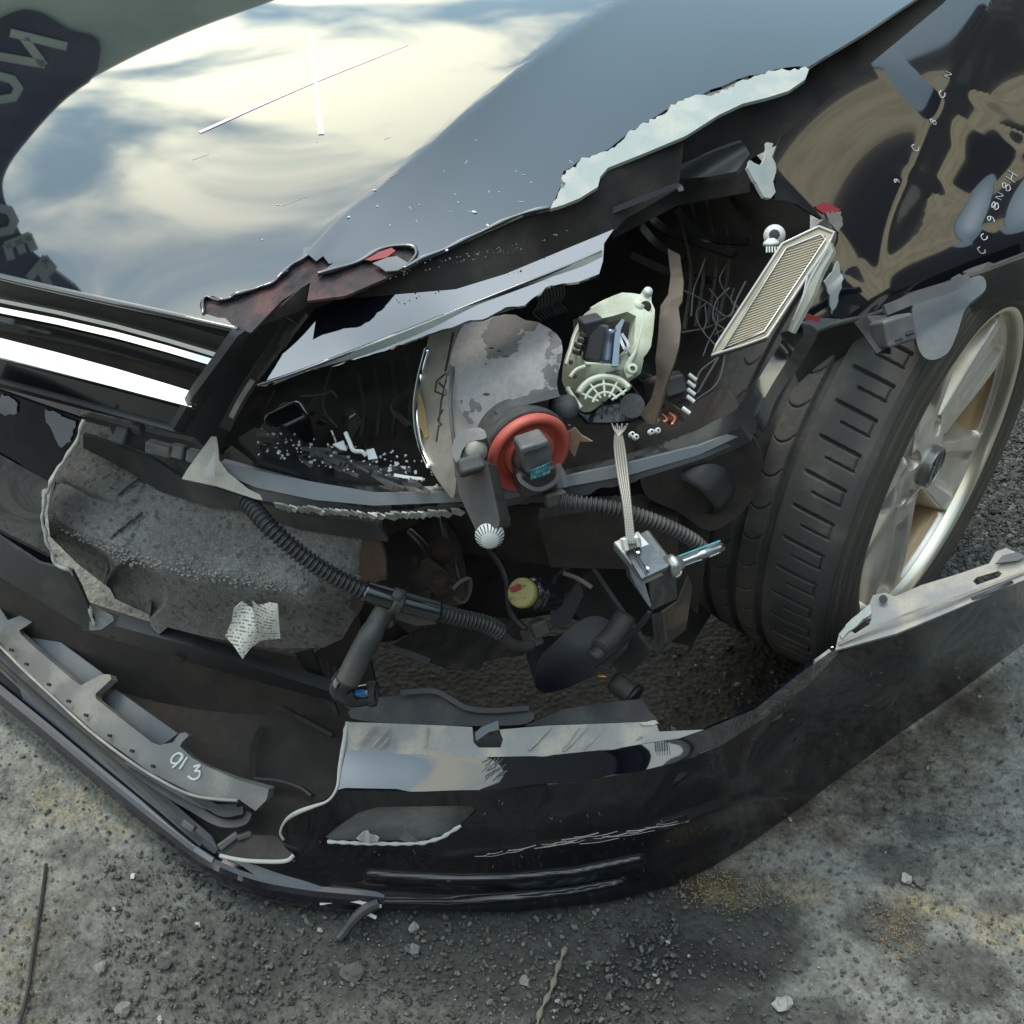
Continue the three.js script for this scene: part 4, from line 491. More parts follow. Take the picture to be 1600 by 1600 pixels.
// crumpled fender
const fenderCtrl = [[1219, 216, .812], [1374, 88, .866], [1485, -2, .892], [1640, -110, .925], [1205, 308, .782], [1300, 350, .752], [1240, 530, .648], [1370, 488, .634], [1530, 425, .644], [1650, 370, .655], [1440, 150, .817], [1340, 240, .774], [1410, 300, .737], [1540, 240, .752], [1610, 60, .855], [1320, 440, .684]];
{
  const D0 = cubic(fenderCtrl);
  const fold = curve([[1362, 500], [1376, 420], [1398, 332], [1440, 232], [1480, 140], [1512, 70], [1540, 20]], 6, false);
  const foldSide = (x, y) => { let best = 1e9, s = 0; for (let i = 0; i < fold.length - 1; i++) { const [ax, ay] = fold[i], [bx, by] = fold[i + 1], dx = bx - ax, dy = by - ay, t = clamp(((x - ax) * dx + (y - ay) * dy) / (dx * dx + dy * dy)), ex = x - ax - dx * t, ey = y - ay - dy * t, d = ex * ex + ey * ey; if (d < best) { best = d; s = -(ex * dy - ey * dx); } } return Math.sign(s) * Math.sqrt(best); };
  const ridge = (x, y, ax, ay, bx, by, w, a) => { const dx = bx - ax, dy = by - ay, t = clamp(((x - ax) * dx + (y - ay) * dy) / (dx * dx + dy * dy)), d = Math.hypot(x - ax - dx * t, y - ay - dy * t); return a * Math.exp(-d * d / (w * w)) * sstep(-0.05, 0.15, t) * sstep(1.05, 0.85, t); };
  const D = (x, y) => { const s = foldSide(x, y), k = s > 90 ? s : Math.log1p(Math.exp(s / 5)) * 5; return D0(x, y) + 0.00075 * 70 * (1 - Math.exp(-k / 70)) * sstep(-10, -150, y - 488 + 0.42 * (x - 1370)) + ridge(x, y, 1240, 350, 1450, 130, 95, 0.008) + ridge(x, y, 1312, 430, 1366, 486, 28, -0.005) + ridge(x, y, 1520, 380, 1590, 205, 24, -0.005) + ridge(x, y, 1455, 300, 1525, 140, 44, 0.003); };
  const outline = [[1219, 216], [1296, 152], [1374, 88], [1485, -4], [1560, -66], [1660, -100], [1660, 368], ...tear([[1600, 398], [1530, 424], [1500, 438], [1440, 460], [1372, 488]], 1.2, 16, 71), [1330, 500], [1292, 510], [1262, 522], [1232, 542], [1240, 510], [1252, 488], [1262, 470], ...tear([[1272, 455], [1286, 428], [1300, 402], [1308, 380], [1312, 350], [1300, 340]], 2.5, 9, 72), [1284, 342], [1262, 330], [1244, 318], [1225, 312], [1210, 310], [1212, 280], [1207, 250]];
  const fender = part(car, 'fender', panel(outline, { D, step: 3.5, t: 0.003, eps: 1 }), M.paintScuffed, 'crumpled glossy black front fender');
  const on = (x, y, lift = 0.0012) => { const p = PD(x, y, D(x, y)); return p.addScaledVector(TO_EYE(p), lift); };
  const patch = (name, o, mat, lift = 0.002, t = 0.0016) => part(fender, name, panel(o, { D: (x, y) => D(x, y) - lift, t, step: 7 }), mat);
  patch('white_filler_chip', tear([[1198, 222], [1208, 224], [1206, 244], [1213, 262], [1208, 284], [1212, 300], [1204, 310], [1194, 308], [1182, 286], [1168, 262], [1172, 250], [1188, 258], [1196, 246], [1198, 222]], 1.5, 8, 73).slice(0, -1), M.primer, 0.004, 0.004);
  patch('red_paint_smear', tear([[1274, 322], [1286, 316], [1300, 320], [1314, 326], [1304, 332], [1288, 334], [1274, 322]], 2, 5, 74).slice(0, -1), M.red);
  patch('torn_primer', tear([[1290, 332], [1314, 330], [1317, 352], [1310, 362], [1296, 348], [1290, 332]], 1.5, 6, 75).slice(0, -1), M.silver);
  patch('red_paint_smear', tear([[1256, 488], [1268, 492], [1284, 496], [1278, 504], [1258, 500], [1256, 488]], 1.5, 5, 76).slice(0, -1), M.red);
  patch('bare_metal_tear', tear([[1236, 536], [1246, 508], [1262, 500], [1282, 498], [1312, 498], [1320, 503], [1288, 511], [1256, 524], [1236, 536]], 1.2, 7, 77).slice(0, -1), M.greyBlue);
  patch('pale_reflective_tear', tear([[1309, 408], [1318, 436], [1312, 456], [1308, 476], [1300, 490], [1297, 468], [1288, 440], [1302, 424], [1309, 408]], 1.6, 6, 78).slice(0, -1), M.primer);
  // pen figures along the side; crease reflections drawn in as similar strokes
  const jr = rng(808), glyph = (cx, cy, s0, strokes) => { const s = s0 * (0.8 + 0.4 * jr()), k = 0.3 * (jr() - 0.5), m = 0.3 * (jr() - 0.5), w = 0.00035 + 0.0003 * jr(); return join(...strokes.map((q) => sweep(path3(q.map(([a, b]) => on(cx + s * (a * 0.35 + b * (0.75 + k)) + 1.2 * (jr() - 0.5), cy + s * (-a * (0.95 + m) + b * (0.45 + k)) + 1.2 * (jr() - 0.5))), 5), w, { seg: 6 }))); };
  const H = [[[0, 0], [0, 1]], [[0.6, 0], [0.6, 1]], [[0, 0.5], [0.6, 0.5]]], B8 = [[[0.3, 0.5], [0, 0.75], [0.3, 1], [0.6, 0.75], [0.3, 0.5], [0.05, 0.25], [0.3, 0], [0.55, 0.25], [0.3, 0.5]]], N = [[[0, 1], [0, 0], [0.6, 1], [0.6, 0]]], C9 = [[[0.55, 0.3], [0.3, 0.5], [0.05, 0.25], [0.3, 0], [0.55, 0.25], [0.5, 0.7], [0.3, 1]]], C = [[[0.6, 0.15], [0.3, 0], [0, 0.5], [0.3, 1], [0.6, 0.85]]];
  const text = [[1572, 276, H], [1564, 292, B8], [1556, 308, N], [1548, 324, B8], [1541, 344, C9], [1532, 372, C], [1527, 392, C]];
  for (const [x, y, q] of text) part(fender, 'pen_and_reflection_mark', glyph(x, y, 15, q), M.mark);
  for (const [x, y, q] of [[1476, 118, N], [1466, 150, C], [1452, 190, B8], [1424, 232, C], [1396, 284, C9]]) part(fender, 'pen_and_reflection_mark', glyph(x, y, 13, q), M.mark);  // reflections along the crease, painted as pale strokes
  part(fender, 'wheel_arch_lip', sweep(path3([[1236, 540], [1290, 511], [1372, 489], [1440, 461], [1500, 439], [1530, 425], [1600, 398], [1650, 376]].map(([x, y]) => on(x, y, 0.001)), 8), 0.0032, { seg: 8 }), M.greyDark);
  // brackets and liner under the arch
  const clip = part(car, 'arch_bracket', block(P(1390, 545, .655), P(1436, 530, .655), P(1386, 500, .68), 0.03, 0.004), M.grey, 'grey plastic bracket under the fender lip');
  part(clip, 'slot', block(P(1417, 524, .663), P(1430, 520, .663), P(1415, 512, .667), 0.004, 0.001), M.dark);
  part(clip, 'slot', block(P(1399, 534, .66), P(1412, 530, .66), P(1399, 526, .663), 0.004, 0.001), M.dark);
  part(clip, 'arm', bar([[1344, 498, .668], [1362, 522, .655], [1380, 548, .645]].map((p) => P(...p)), 0.014, 0.004), M.greyDark);
  part(clip, 'rear_flank', panel([[1350, 494], [1386, 492], [1392, 550], [1376, 548]], { only: true, ctrl: [[1350, 494, .655], [1386, 492, .66], [1376, 548, .635]], t: 0.006 }), M.black);
  part(clip, 'ledge', bar([[1380, 486, .672], [1430, 466, .674], [1480, 450, .675], [1512, 436, .678]].map((p) => P(...p)), 0.012, 0.004), M.grey);
  part(car, 'arch_liner', panel(curve([[1428, 470], [1480, 452], [1530, 430], [1540, 452], [1510, 480], [1496, 520], [1480, 552], [1452, 562], [1434, 540]], 4), { only: true, ctrl: [[1428, 470, .655], [1530, 430, .665], [1496, 520, .64], [1452, 562, .625]], t: 0.008, step: 8 }), std({ map: dusty([0.045, 0.055, 0.065], [0.10, 0.105, 0.10], 0.7, 651), roughness: 0.6 }), 'blue grey wheel arch liner');
  part(car, 'arch_liner', panel([[1220, 520], [1390, 470], [1540, 425], [1660, 380], [1660, 470], [1560, 470], [1400, 540], [1250, 600]], { only: true, ctrl: [[1220, 520, .60], [1540, 425, .66], [1660, 380, .67], [1660, 470, .60], [1250, 600, .54]], t: 0.006, step: 20 }), M.brownBlack);
}

// ---------------------------------------------------------------- front wheel, turned in towards the car and leaning
{
  const hub = PD(1468, 734, 1.59), ax = V(0.764, 0.014, 0.645).normalize(), zz = ax.clone().cross(V(0, 1, 0)).normalize(), yy = zz.clone().cross(ax);
  const toWorld = new THREE.Matrix4().makeBasis(ax, yy, zz).setPosition(hub);
  const wheel = new THREE.Group(); wheel.name = 'front_wheel'; car.add(wheel);
  const R0 = 0.327;
  const prof = []; // [x outward, radius] from the outer bead over the tread to the inner bead
  const push = (a, b, n) => { for (let i = 0; i < n; i++) prof.push([mix(a[0], b[0], i / n), mix(a[1], b[1], i / n), 0]); };
  const side = curve([[0.004, 0.232], [0.009, 0.246], [0.013, 0.266], [0.0125, 0.286], [0.008, 0.303], [0.002, 0.314], [-0.006, 0.3215]], 7, false);
  for (const p of side) prof.push([p[0], p[1], 1]);
  const tread = 190, w0 = -0.006, w1 = -0.205; for (let i = 1; i < tread; i++) { const t = i / tread, x = mix(w0, w1, t); prof.push([x, R0 - 0.006 * Math.pow(Math.abs(t * 2 - 1), 3), 2]); }
  for (const p of side.slice().reverse()) prof.push([-0.220 - p[0], p[1], 1]);
  const groove = (x) => { let d = 0; for (const [c, w] of [[-0.088, .0050], [-0.128, .0058], [-0.168, .0058]]) d = Math.max(d, 0.0075 * sstep(w * 1.25, w * 0.75, Math.abs(x - c))); return d; };
  const ridge = (d, w) => sstep(w, w * 0.5, d);
  const cut = (x, s) => { // s: metres round the tread
    const per = 2 * Math.PI * R0 / 46, p = mod(s, per) / per; let d = groove(x);
    const sh = -x; // shoulder blocks: a deep slot and a fine one joined at the outer end
    const skew = (sh - 0.045) * 2.2, q = mod(p + skew, 1), dq = (a) => Math.min(Math.abs(q - a), 1 - Math.abs(q - a)) * per;
    if (sh > 0.014 && sh < 0.070) d = Math.max(d, 0.006 * ridge(dq(0.3), 0.0026) * sstep(0.070, 0.064, sh));
    if (sh > 0.014 && sh < 0.052) d = Math.max(d, 0.0045 * ridge(dq(0.74), 0.0018));
    const rr = Math.abs(sh - 0.016); if (rr < 0.004 && q > 0.3 && q < 0.74) d = Math.max(d, 0.003 * ridge(rr, 0.0017));
    // fine arcs across the ribs
    for (const [c, h, ph] of [[-0.108, 0.016, 0.2], [-0.148, 0.015, 0.55], [-0.186, 0.012, 0.8]]) { const u = (x - c) / h; if (Math.abs(u) < 0.85) { const z = mod(p + ph + 0.32 * u * u + 0.12 * u, 1), e = Math.min(z, 1 - z) * per; d = Math.max(d, 0.0035 * ridge(e, 0.0014)); } }
    return d;
  };
  const N = 1700, gp = [], gu = [], idx = [], gw = prof.length;
  for (let i = 0; i <= N; i++) { const a = i / N * 2 * Math.PI, c = Math.cos(a), s = Math.sin(a); for (const [x, r, kind] of prof) { let q = r; if (kind === 2) q -= cut(x, a * R0); else if (kind === 1 && x > -0.1) q += 0; gp.push(x, q * c, q * s); gu.push(x + r, a * 0.3); } }
  for (let i = 0; i < N; i++) for (let k = 0; k < gw - 1; k++) { const a = i * gw + k, b = a + gw; idx.push(a, a + 1, b, b, a + 1, b + 1); }
  let g = new THREE.BufferGeometry(); g.setAttribute('position', new THREE.Float32BufferAttribute(gp, 3)); g.setAttribute('uv', new THREE.Float32BufferAttribute(gu, 2)); g.setIndex(idx); g.computeVertexNormals();
  // flattened where it stands on the ground
  g.applyMatrix4(toWorld); { const p = g.attributes.position; for (let i = 0; i < p.count; i++) if (p.getY(i) < 0.004) p.setY(i, 0.004); }
  const rubber = std({ map: dusty([0.05, 0.05, 0.048], [0.135, 0.125, 0.107], 0.6, 421, 0.28, 0.6), roughness: 0.86, bumpMap: grain, bumpScale: 0.0004 });
  part(wheel, 'tyre', g, rubber, 'worn dusty tyre with grooved tread');
  const dirtySide = std({ map: dusty([0.055, 0.049, 0.041], [0.13, 0.108, 0.08], 0.8, 431, 0.22), roughness: 0.9, bumpMap: grain, bumpScale: 0.0004 });
  const band = new THREE.LatheGeometry(curve([[0.2335, 0.0052], [0.246, 0.0101], [0.266, 0.0140], [0.286, 0.0136], [0.303, 0.0092], [0.314, 0.0030]], 5, false).map(([r, x]) => new THREE.Vector2(r, x)), 160); band.rotateZ(-Math.PI / 2); band.applyMatrix4(toWorld);
  part(wheel, 'sidewall', band, dirtySide, 'tyre sidewall coated in brown dust');
  // alloy: a height field with five split spokes and open windows
  const alloy = phys({ map: dusty([0.62, 0.575, 0.51], [0.46, 0.37, 0.27], 0.5, 441, 0.2), metalness: 0.5, roughness: 0.30, clearcoat: 0.6, clearcoatRoughness: 0.12 });
  const NR = 120, NA = 900, ra = 0.012, rb = 0.222, spoke0 = 0.35;
  const sp = (r, a) => { const k = 2 * Math.PI / 5; let q = mod(a - spoke0 + k / 2, k) - k / 2; return q; };
  const face = (r, a) => {
    const q = sp(r, a), arc = Math.abs(q) * r, half = mix(0.040, 0.064, sstep(0.06, 0.215, r)) , t = r / 0.22;
    let x = -0.012 - 0.022 * Math.pow(Math.max(0, 1 - t), 1.3) + 0.012 * sstep(0.075, 0.03, r);
    const win = sstep(half - 0.004, half + 0.012, arc) * sstep(0.066, 0.082, r) * sstep(0.2205, 0.2125, r);
    x -= 0.048 * win;
    x -= 0.011 * sstep(half * 0.62, half * 0.30, arc) * sstep(0.085, 0.12, r) * sstep(0.219, 0.205, r);
    const kk = 2 * Math.PI / 5, lq = mod(a - spoke0, kk) - kk / 2, lug = Math.hypot(lq * 0.056 * 1.0, r - 0.056); x -= 0.024 * sstep(0.0145, 0.0115, lug);
    return [x, win];
  };
  const rp = [], ru = [], ri = [], keep = []; for (let j = 0; j <= NR; j++) for (let i = 0; i <= NA; i++) { const r = mix(ra, rb, j / NR), a = i / NA * 2 * Math.PI, [x, w] = face(r, a); rp.push(x, r * Math.cos(a), r * Math.sin(a)); ru.push(r * Math.cos(a), r * Math.sin(a)); keep.push(w < 0.985); }
  for (let j = 0; j < NR; j++) for (let i = 0; i < NA; i++) { const a = j * (NA + 1) + i, b = a + NA + 1; if (keep[a] && keep[a + 1] && keep[b] && keep[b + 1]) ri.push(a, b, a + 1, a + 1, b, b + 1); }
  g = new THREE.BufferGeometry(); g.setAttribute('position', new THREE.Float32BufferAttribute(rp, 3)); g.setAttribute('uv', new THREE.Float32BufferAttribute(ru, 2)); g.setIndex(ri); g.computeVertexNormals(); g.applyMatrix4(toWorld);
  part(wheel, 'rim_face', g, alloy, 'five spoke alloy dulled by tan brake dust');
  const lathe = (p, seg = 140) => { const q = new THREE.LatheGeometry(p.map(([x, r]) => new THREE.Vector2(r, x)), seg); q.rotateZ(-Math.PI / 2); q.applyMatrix4(toWorld); return q; };
  part(wheel, 'rim_flange', lathe([[-0.014, 0.2215], [-0.004, 0.2235], [0.004, 0.228], [0.0065, 0.2325], [0.005, 0.2365], [0.000, 0.238], [-0.006, 0.236]]), phys({ color: rgb(0.66, 0.60, 0.48), metalness: 0.8, roughness: 0.28 }));
  part(wheel, 'rim_barrel', lathe([[-0.190, 0.226], [-0.170, 0.215], [-0.090, 0.205], [-0.030, 0.214], [-0.012, 0.2222]]), phys({ map: dusty([0.40, 0.29, 0.17], [0.22, 0.13, 0.06], 0.7, 451, 0.2), metalness: 0.5, roughness: 0.45 }));
  part(wheel, 'brake_disc', lathe([[-0.085, 0.05], [-0.075, 0.06], [-0.075, 0.150], [-0.095, 0.150]]), M.rust);
  part(wheel, 'hub_backing', lathe([[-0.150, 0.020], [-0.140, 0.205]]), M.dark);
  part(wheel, 'hub_cap', lathe([[-0.034, 0.030], [-0.008, 0.030], [-0.007, 0.029], [-0.0065, 0.0262], [-0.0085, 0.0255], [-0.009, 0.001]], 48), M.silver);
  part(wheel, 'hub_cap_rim', (() => { const q = new THREE.TorusGeometry(0.0285, 0.0016, 8, 48); q.rotateY(Math.PI / 2); q.translate(-0.0065, 0, 0); q.applyMatrix4(toWorld); return q; })(), M.silver);
  const seg = (y0, z0, y1, z1) => { const a = V(-0.0075, y0, z0).applyMatrix4(toWorld), b = V(-0.0075, y1, z1).applyMatrix4(toWorld); return sweep([a, b], 0.0013, { seg: 6 }); };
  const q = 0.024;
  part(wheel, 'emblem', join(seg(q, -q * 0.35, q * 0.12, 0), seg(q, q * 0.35, q * 0.12, 0), seg(q * 0.55, -q * 0.85, -q * 0.85, -q * 0.4), seg(-q * 0.85, -q * 0.4, -q * 0.02, 0), seg(q * 0.55, q * 0.85, -q * 0.85, q * 0.4), seg(-q * 0.85, q * 0.4, -q * 0.02, 0)), M.silver);
}

// ---------------------------------------------------------------- things hanging loose in the opening
const camRight = V(1, 0, 0), camUp = V(0, CP, -SP);
{
  const o = thing('headlight_module', 'grey headlight projector hanging loose with a red rubber cap', 'headlight', P(770, 640, .55));
  const body = part(o, 'housing', panel([[722, 507], [738, 503], [760, 497], [790, 491], [806, 492], [820, 500], [840, 503], [858, 513], [870, 522], [877, 532], [879, 545], [878, 560], [873, 580], [870, 598], [872, 612], [868, 619], [845, 623], [800, 634], [782, 640], [774, 652], [766, 667], [750, 672], [726, 676], [712, 690], [706, 722], [694, 705], [692, 640], [698, 590], [706, 550]], { only: true, ctrl: [[722, 507, .700], [800, 491, .712], [877, 532, .710], [870, 605, .680], [800, 634, .664], [744, 674, .640], [706, 722, .615], [694, 640, .650], [790, 560, .692], [868, 545, .705], [850, 610, .680]], t: 0.07, step: 7, along: V(0, 0.55, 0.83) }), std({ map: tex(1024, 0.12, (u, v) => { const a = fbm(u * 4.2, v * 4.2, 4, 461, 6), b = fbm(u * 30, v * 30, 30, 471, 4), c = sstep(0.50, 0.515, a + 0.05 * b); const k = mix(0.055, 0.15, c) * (0.8 + 0.4 * b); return [k * 1.03, k, k]; }, true), roughness: 0.55, bumpMap: wear, bumpScale: 0.0004 }), 'grey plastic housing with flaking paint');
  part(body, 'scuff_chip', join(...[[790, 556], [780, 548], [768, 544], [760, 616]].map(([x, y], i) => { const q = new THREE.IcosahedronGeometry(0.003 - (i === 3 ? -0.001 : 0), 0); q.scale(1, 0.25, 0.6); const p = P(x, y, [.7045, .704, .7035, .674][i]); q.translate(p.x, p.y, p.z); return q; })), M.dark);
  part(o, 'ridge', bar([[775, 646, .664], [800, 632, .670], [840, 622, .674], [870, 614, .676]].map((p) => P(...p)), 0.008, 0.008), M.grey);
  // frame ring seen from its side
  const ringD = field([[676, 513, .665], [724, 508, .682], [703, 620, .662], [713, 750, .625], [708, 778, .605], [650, 672, .615], [648, 632, .622], [664, 550, .65]]);
  const ring = part(o, 'frame_ring', panel(curve([[676, 513], [700, 509], [724, 508], [722, 540], [708, 575], [703, 620], [708, 670], [714, 720], [713, 750], [708, 778], [694, 764], [676, 738], [660, 706], [650, 672], [648, 632], [654, 590], [664, 550]], 3), { only: true, ctrl: [[676, 513, .665], [724, 508, .682], [703, 620, .662], [713, 750, .625], [708, 778, .605], [650, 672, .615], [648, 632, .622], [664, 550, .65]], t: 0.03, step: 8 }), phys({ map: dusty([0.22, 0.21, 0.19], [0.34, 0.31, 0.26], 0.8, 481, 0.1), metalness: 0.4, roughness: 0.4 }), 'scuffed bezel ring of the projector');
  part(ring, 'reflector_lip', sweep(path3([[668, 545, .66], [656, 592, .638], [650, 640, .63], [656, 690, .618], [672, 730, .61]].map((p) => P(...p)), 8), 0.0035, { seg: 8 }), M.chrome);
  part(ring, 'amber_reflector', panel([[648, 618], [656, 612], [664, 640], [670, 680], [664, 684], [654, 664], [648, 640]], { only: true, ctrl: [[648, 618, .634], [656, 612, .637], [670, 680, .628]], t: 0.003, step: 5 }), phys({ color: rgb(0.62, 0.45, 0.24), metalness: 0.7, roughness: 0.2 }));
  for (const q of [[[708, 520], [700, 560], [696, 580]], [[696, 584], [682, 596], [680, 612], [696, 618]], [[700, 582], [690, 625]], [[686, 598], [694, 606]], [[692, 640], [684, 656], [690, 664]], [[690, 624], [686, 660]], [[686, 664], [682, 690]]]) part(ring, 'moulded_mark', sweep(q.map(([x, y]) => { const p = PD(x, y, ringD(x, y)); return p.addScaledVector(TO_EYE(p), 0.0008); }), 0.0011, { seg: 6 }), M.dark);
  part(ring, 'edge_line', sweep(path3([[724, 510, .686], [718, 545, .68], [706, 590, .672], [704, 640, .662], [710, 700, .645], [714, 745, .63]].map((p) => P(...p).addScaledVector(TO_EYE(P(...p)), 0.002)), 6), 0.0018, { seg: 6 }), M.greyDark);
  // adjuster arm with white gear
  const arm = part(o, 'adjuster_arm', panel([[711, 724], [722, 706], [744, 714], [762, 724], [772, 770], [781, 812], [780, 822], [752, 834], [744, 830], [730, 800], [716, 770]], { only: true, ctrl: [[711, 724, .655], [762, 724, .660], [781, 812, .625], [744, 830, .612]], t: 0.03, step: 9 }), M.black);
  part(arm, 'arm_cap', block(P(722, 742, .668), P(762, 730, .670), P(716, 716, .678), 0.02, 0.004), M.greyDark);
  part(arm, 'knuckle', turned([[0, 0.012], [0.007, 0.011], [0.011, 0.007], [0.0125, 0], [0, 0]].reverse(), P(740, 704, .66), V(0.7, 0.3, 0.6), 20), std({ map: dusty([0.25, 0.24, 0.21], [0.12, 0.11, 0.1], 0.8, 491, 0.05), roughness: 0.6 }), 'dull beige ball joint');
  part(arm, 'upper_hood', panel(curve([[706, 706], [716, 676], [750, 668], [760, 684], [736, 690], [722, 704], [716, 724]], 3), { only: true, ctrl: [[706, 706, .665], [750, 668, .68], [716, 724, .66]], t: 0.02, step: 6 }), M.grey);
  const gearAt = P(765, 834, .606), gear = part(o, 'gear_wheel', turned([[0, 0.012], [0.009, 0.012], [0.0132, 0.005], [0.0136, 0], [0, 0]].reverse(), gearAt, TO_EYE(gearAt).addScaledVector(camUp, -0.55), 36), M.white, 'small white toothed adjuster wheel');
  const gx = TO_EYE(gearAt).addScaledVector(camUp, -0.55).normalize(), gu = V(1, 0, 0).addScaledVector(gx, -gx.x).normalize(), gv = gx.clone().cross(gu), gap = [];
  for (let i = 0; i < 22; i++) { const a = i / 22 * 6.283, d = gu.clone().multiplyScalar(Math.cos(a)).addScaledVector(gv, Math.sin(a)); gap.push(sweep([gearAt.clone().addScaledVector(gx, 0.0122).addScaledVector(d, 0.0085), gearAt.clone().addScaledVector(gx, 0.0055).addScaledVector(d, 0.0134)], 0.00055, { seg: 5 })); }
  part(gear, 'tooth_gaps', join(...gap), M.dark);
  // red rubber cap
  const c0 = P(823, 704, .632), axc = TO_EYE(c0).multiplyScalar(0.70).addScaledVector(camRight, 0.45).addScaledVector(camUp, -0.54).normalize();
  part(o, 'collar', turned([[0.036, -0.04], [0.043, -0.014], [0.0455, -0.003], [0.042, 0.0], [0, 0]], c0, axc, 56), M.greyDark);
  const cap = part(o, 'rubber_cap', turned([[0.047, 0], [0.0485, 0.004], [0.047, 0.009], [0.043, 0.0105], [0.039, 0.009], [0.0345, 0.0025], [0.031, 0.0015], [0.0295, 0.003], [0.028, 0.009], [0.0255, 0.0105], [0.022, 0.0095], [0.021, 0.006], [0.0185, 0.005], [0, 0.005]].map(([q, h]) => [q * 0.9, h]), c0, axc, 64), M.redRubber, 'salmon red rubber sealing cap');
  const face = c0.clone().addScaledVector(axc, 0.006);
  part(cap, 'plug_neck', turned([[0.019, 0], [0.0185, 0.012], [0.017, 0.014], [0, 0.014]], face, axc, 40), M.grey);
  const plug = part(o, 'plug', block(P(823, 744, .640), P(866, 730, .643), P(817, 706, .668), 0.03, 0.004), M.grey, 'grey square plug on the red cap');
  part(plug, 'plug_top', block(P(816, 712, .668), P(860, 698, .671), P(823, 698, .676), 0.012, 0.003), M.grey);
  const note = tex(128, 0.028, (u, v) => { const k = noise(u * 26, v * 9, 32, 501) > 0.56 && ((v * 5) % 1) > 0.3 ? 1 : 0; return k ? [0.30, 0.42, 0.42] : [0.02, 0.19, 0.23]; }, true);
  part(plug, 'teal_sticker', panel([[829, 736], [859, 723], [860, 738], [849, 744], [830, 750]], { only: true, ctrl: [[829, 736, .648], [859, 723, .652], [830, 750, .636]], t: 0.0008, step: 8 }), std({ map: note, roughness: 0.5 }), 'teal sticker with tiny print');
  const sock = part(o, 'socket', block(P(816, 782, .604), P(874, 766, .608), P(810, 744, .630), 0.03, 0.004), M.black, 'black cable socket');
  part(sock, 'latch', bar([[810, 742, .634], [816, 754, .63], [840, 766, .626], [868, 752, .63], [874, 728, .64]].map((p) => P(...p)), 0.004, 0.004), M.greyDark);
  part(sock, 'latch', bar([[872, 726, .64], [880, 742, .634], [886, 762, .626]].map((p) => P(...p)), 0.005, 0.004), M.blackClean);
  part(sock, 'cable_gland', block(P(856, 796, .598), P(890, 788, .60), P(852, 774, .61), 0.02, 0.003), M.black);
  part(o, 'rear_lug', turned([[0, 0.02], [0.012, 0.018], [0.014, 0], [0, 0]].reverse(), P(872, 640, .63), V(0.6, 0.5, 0.4), 20), M.grey);
  solo('corrugated_hose', 'grey corrugated cable hose running from the red capped plug to the tyre', 'hose', hose([[876, 782, .603], [905, 786, .602], [950, 793, .598], [1000, 806, .588], [1050, 826, .572], [1085, 846, .555], [1102, 862, .54]].map((p) => P(...p)), 0.0066, 0.0011, 0.0046), M.greyDark);
}
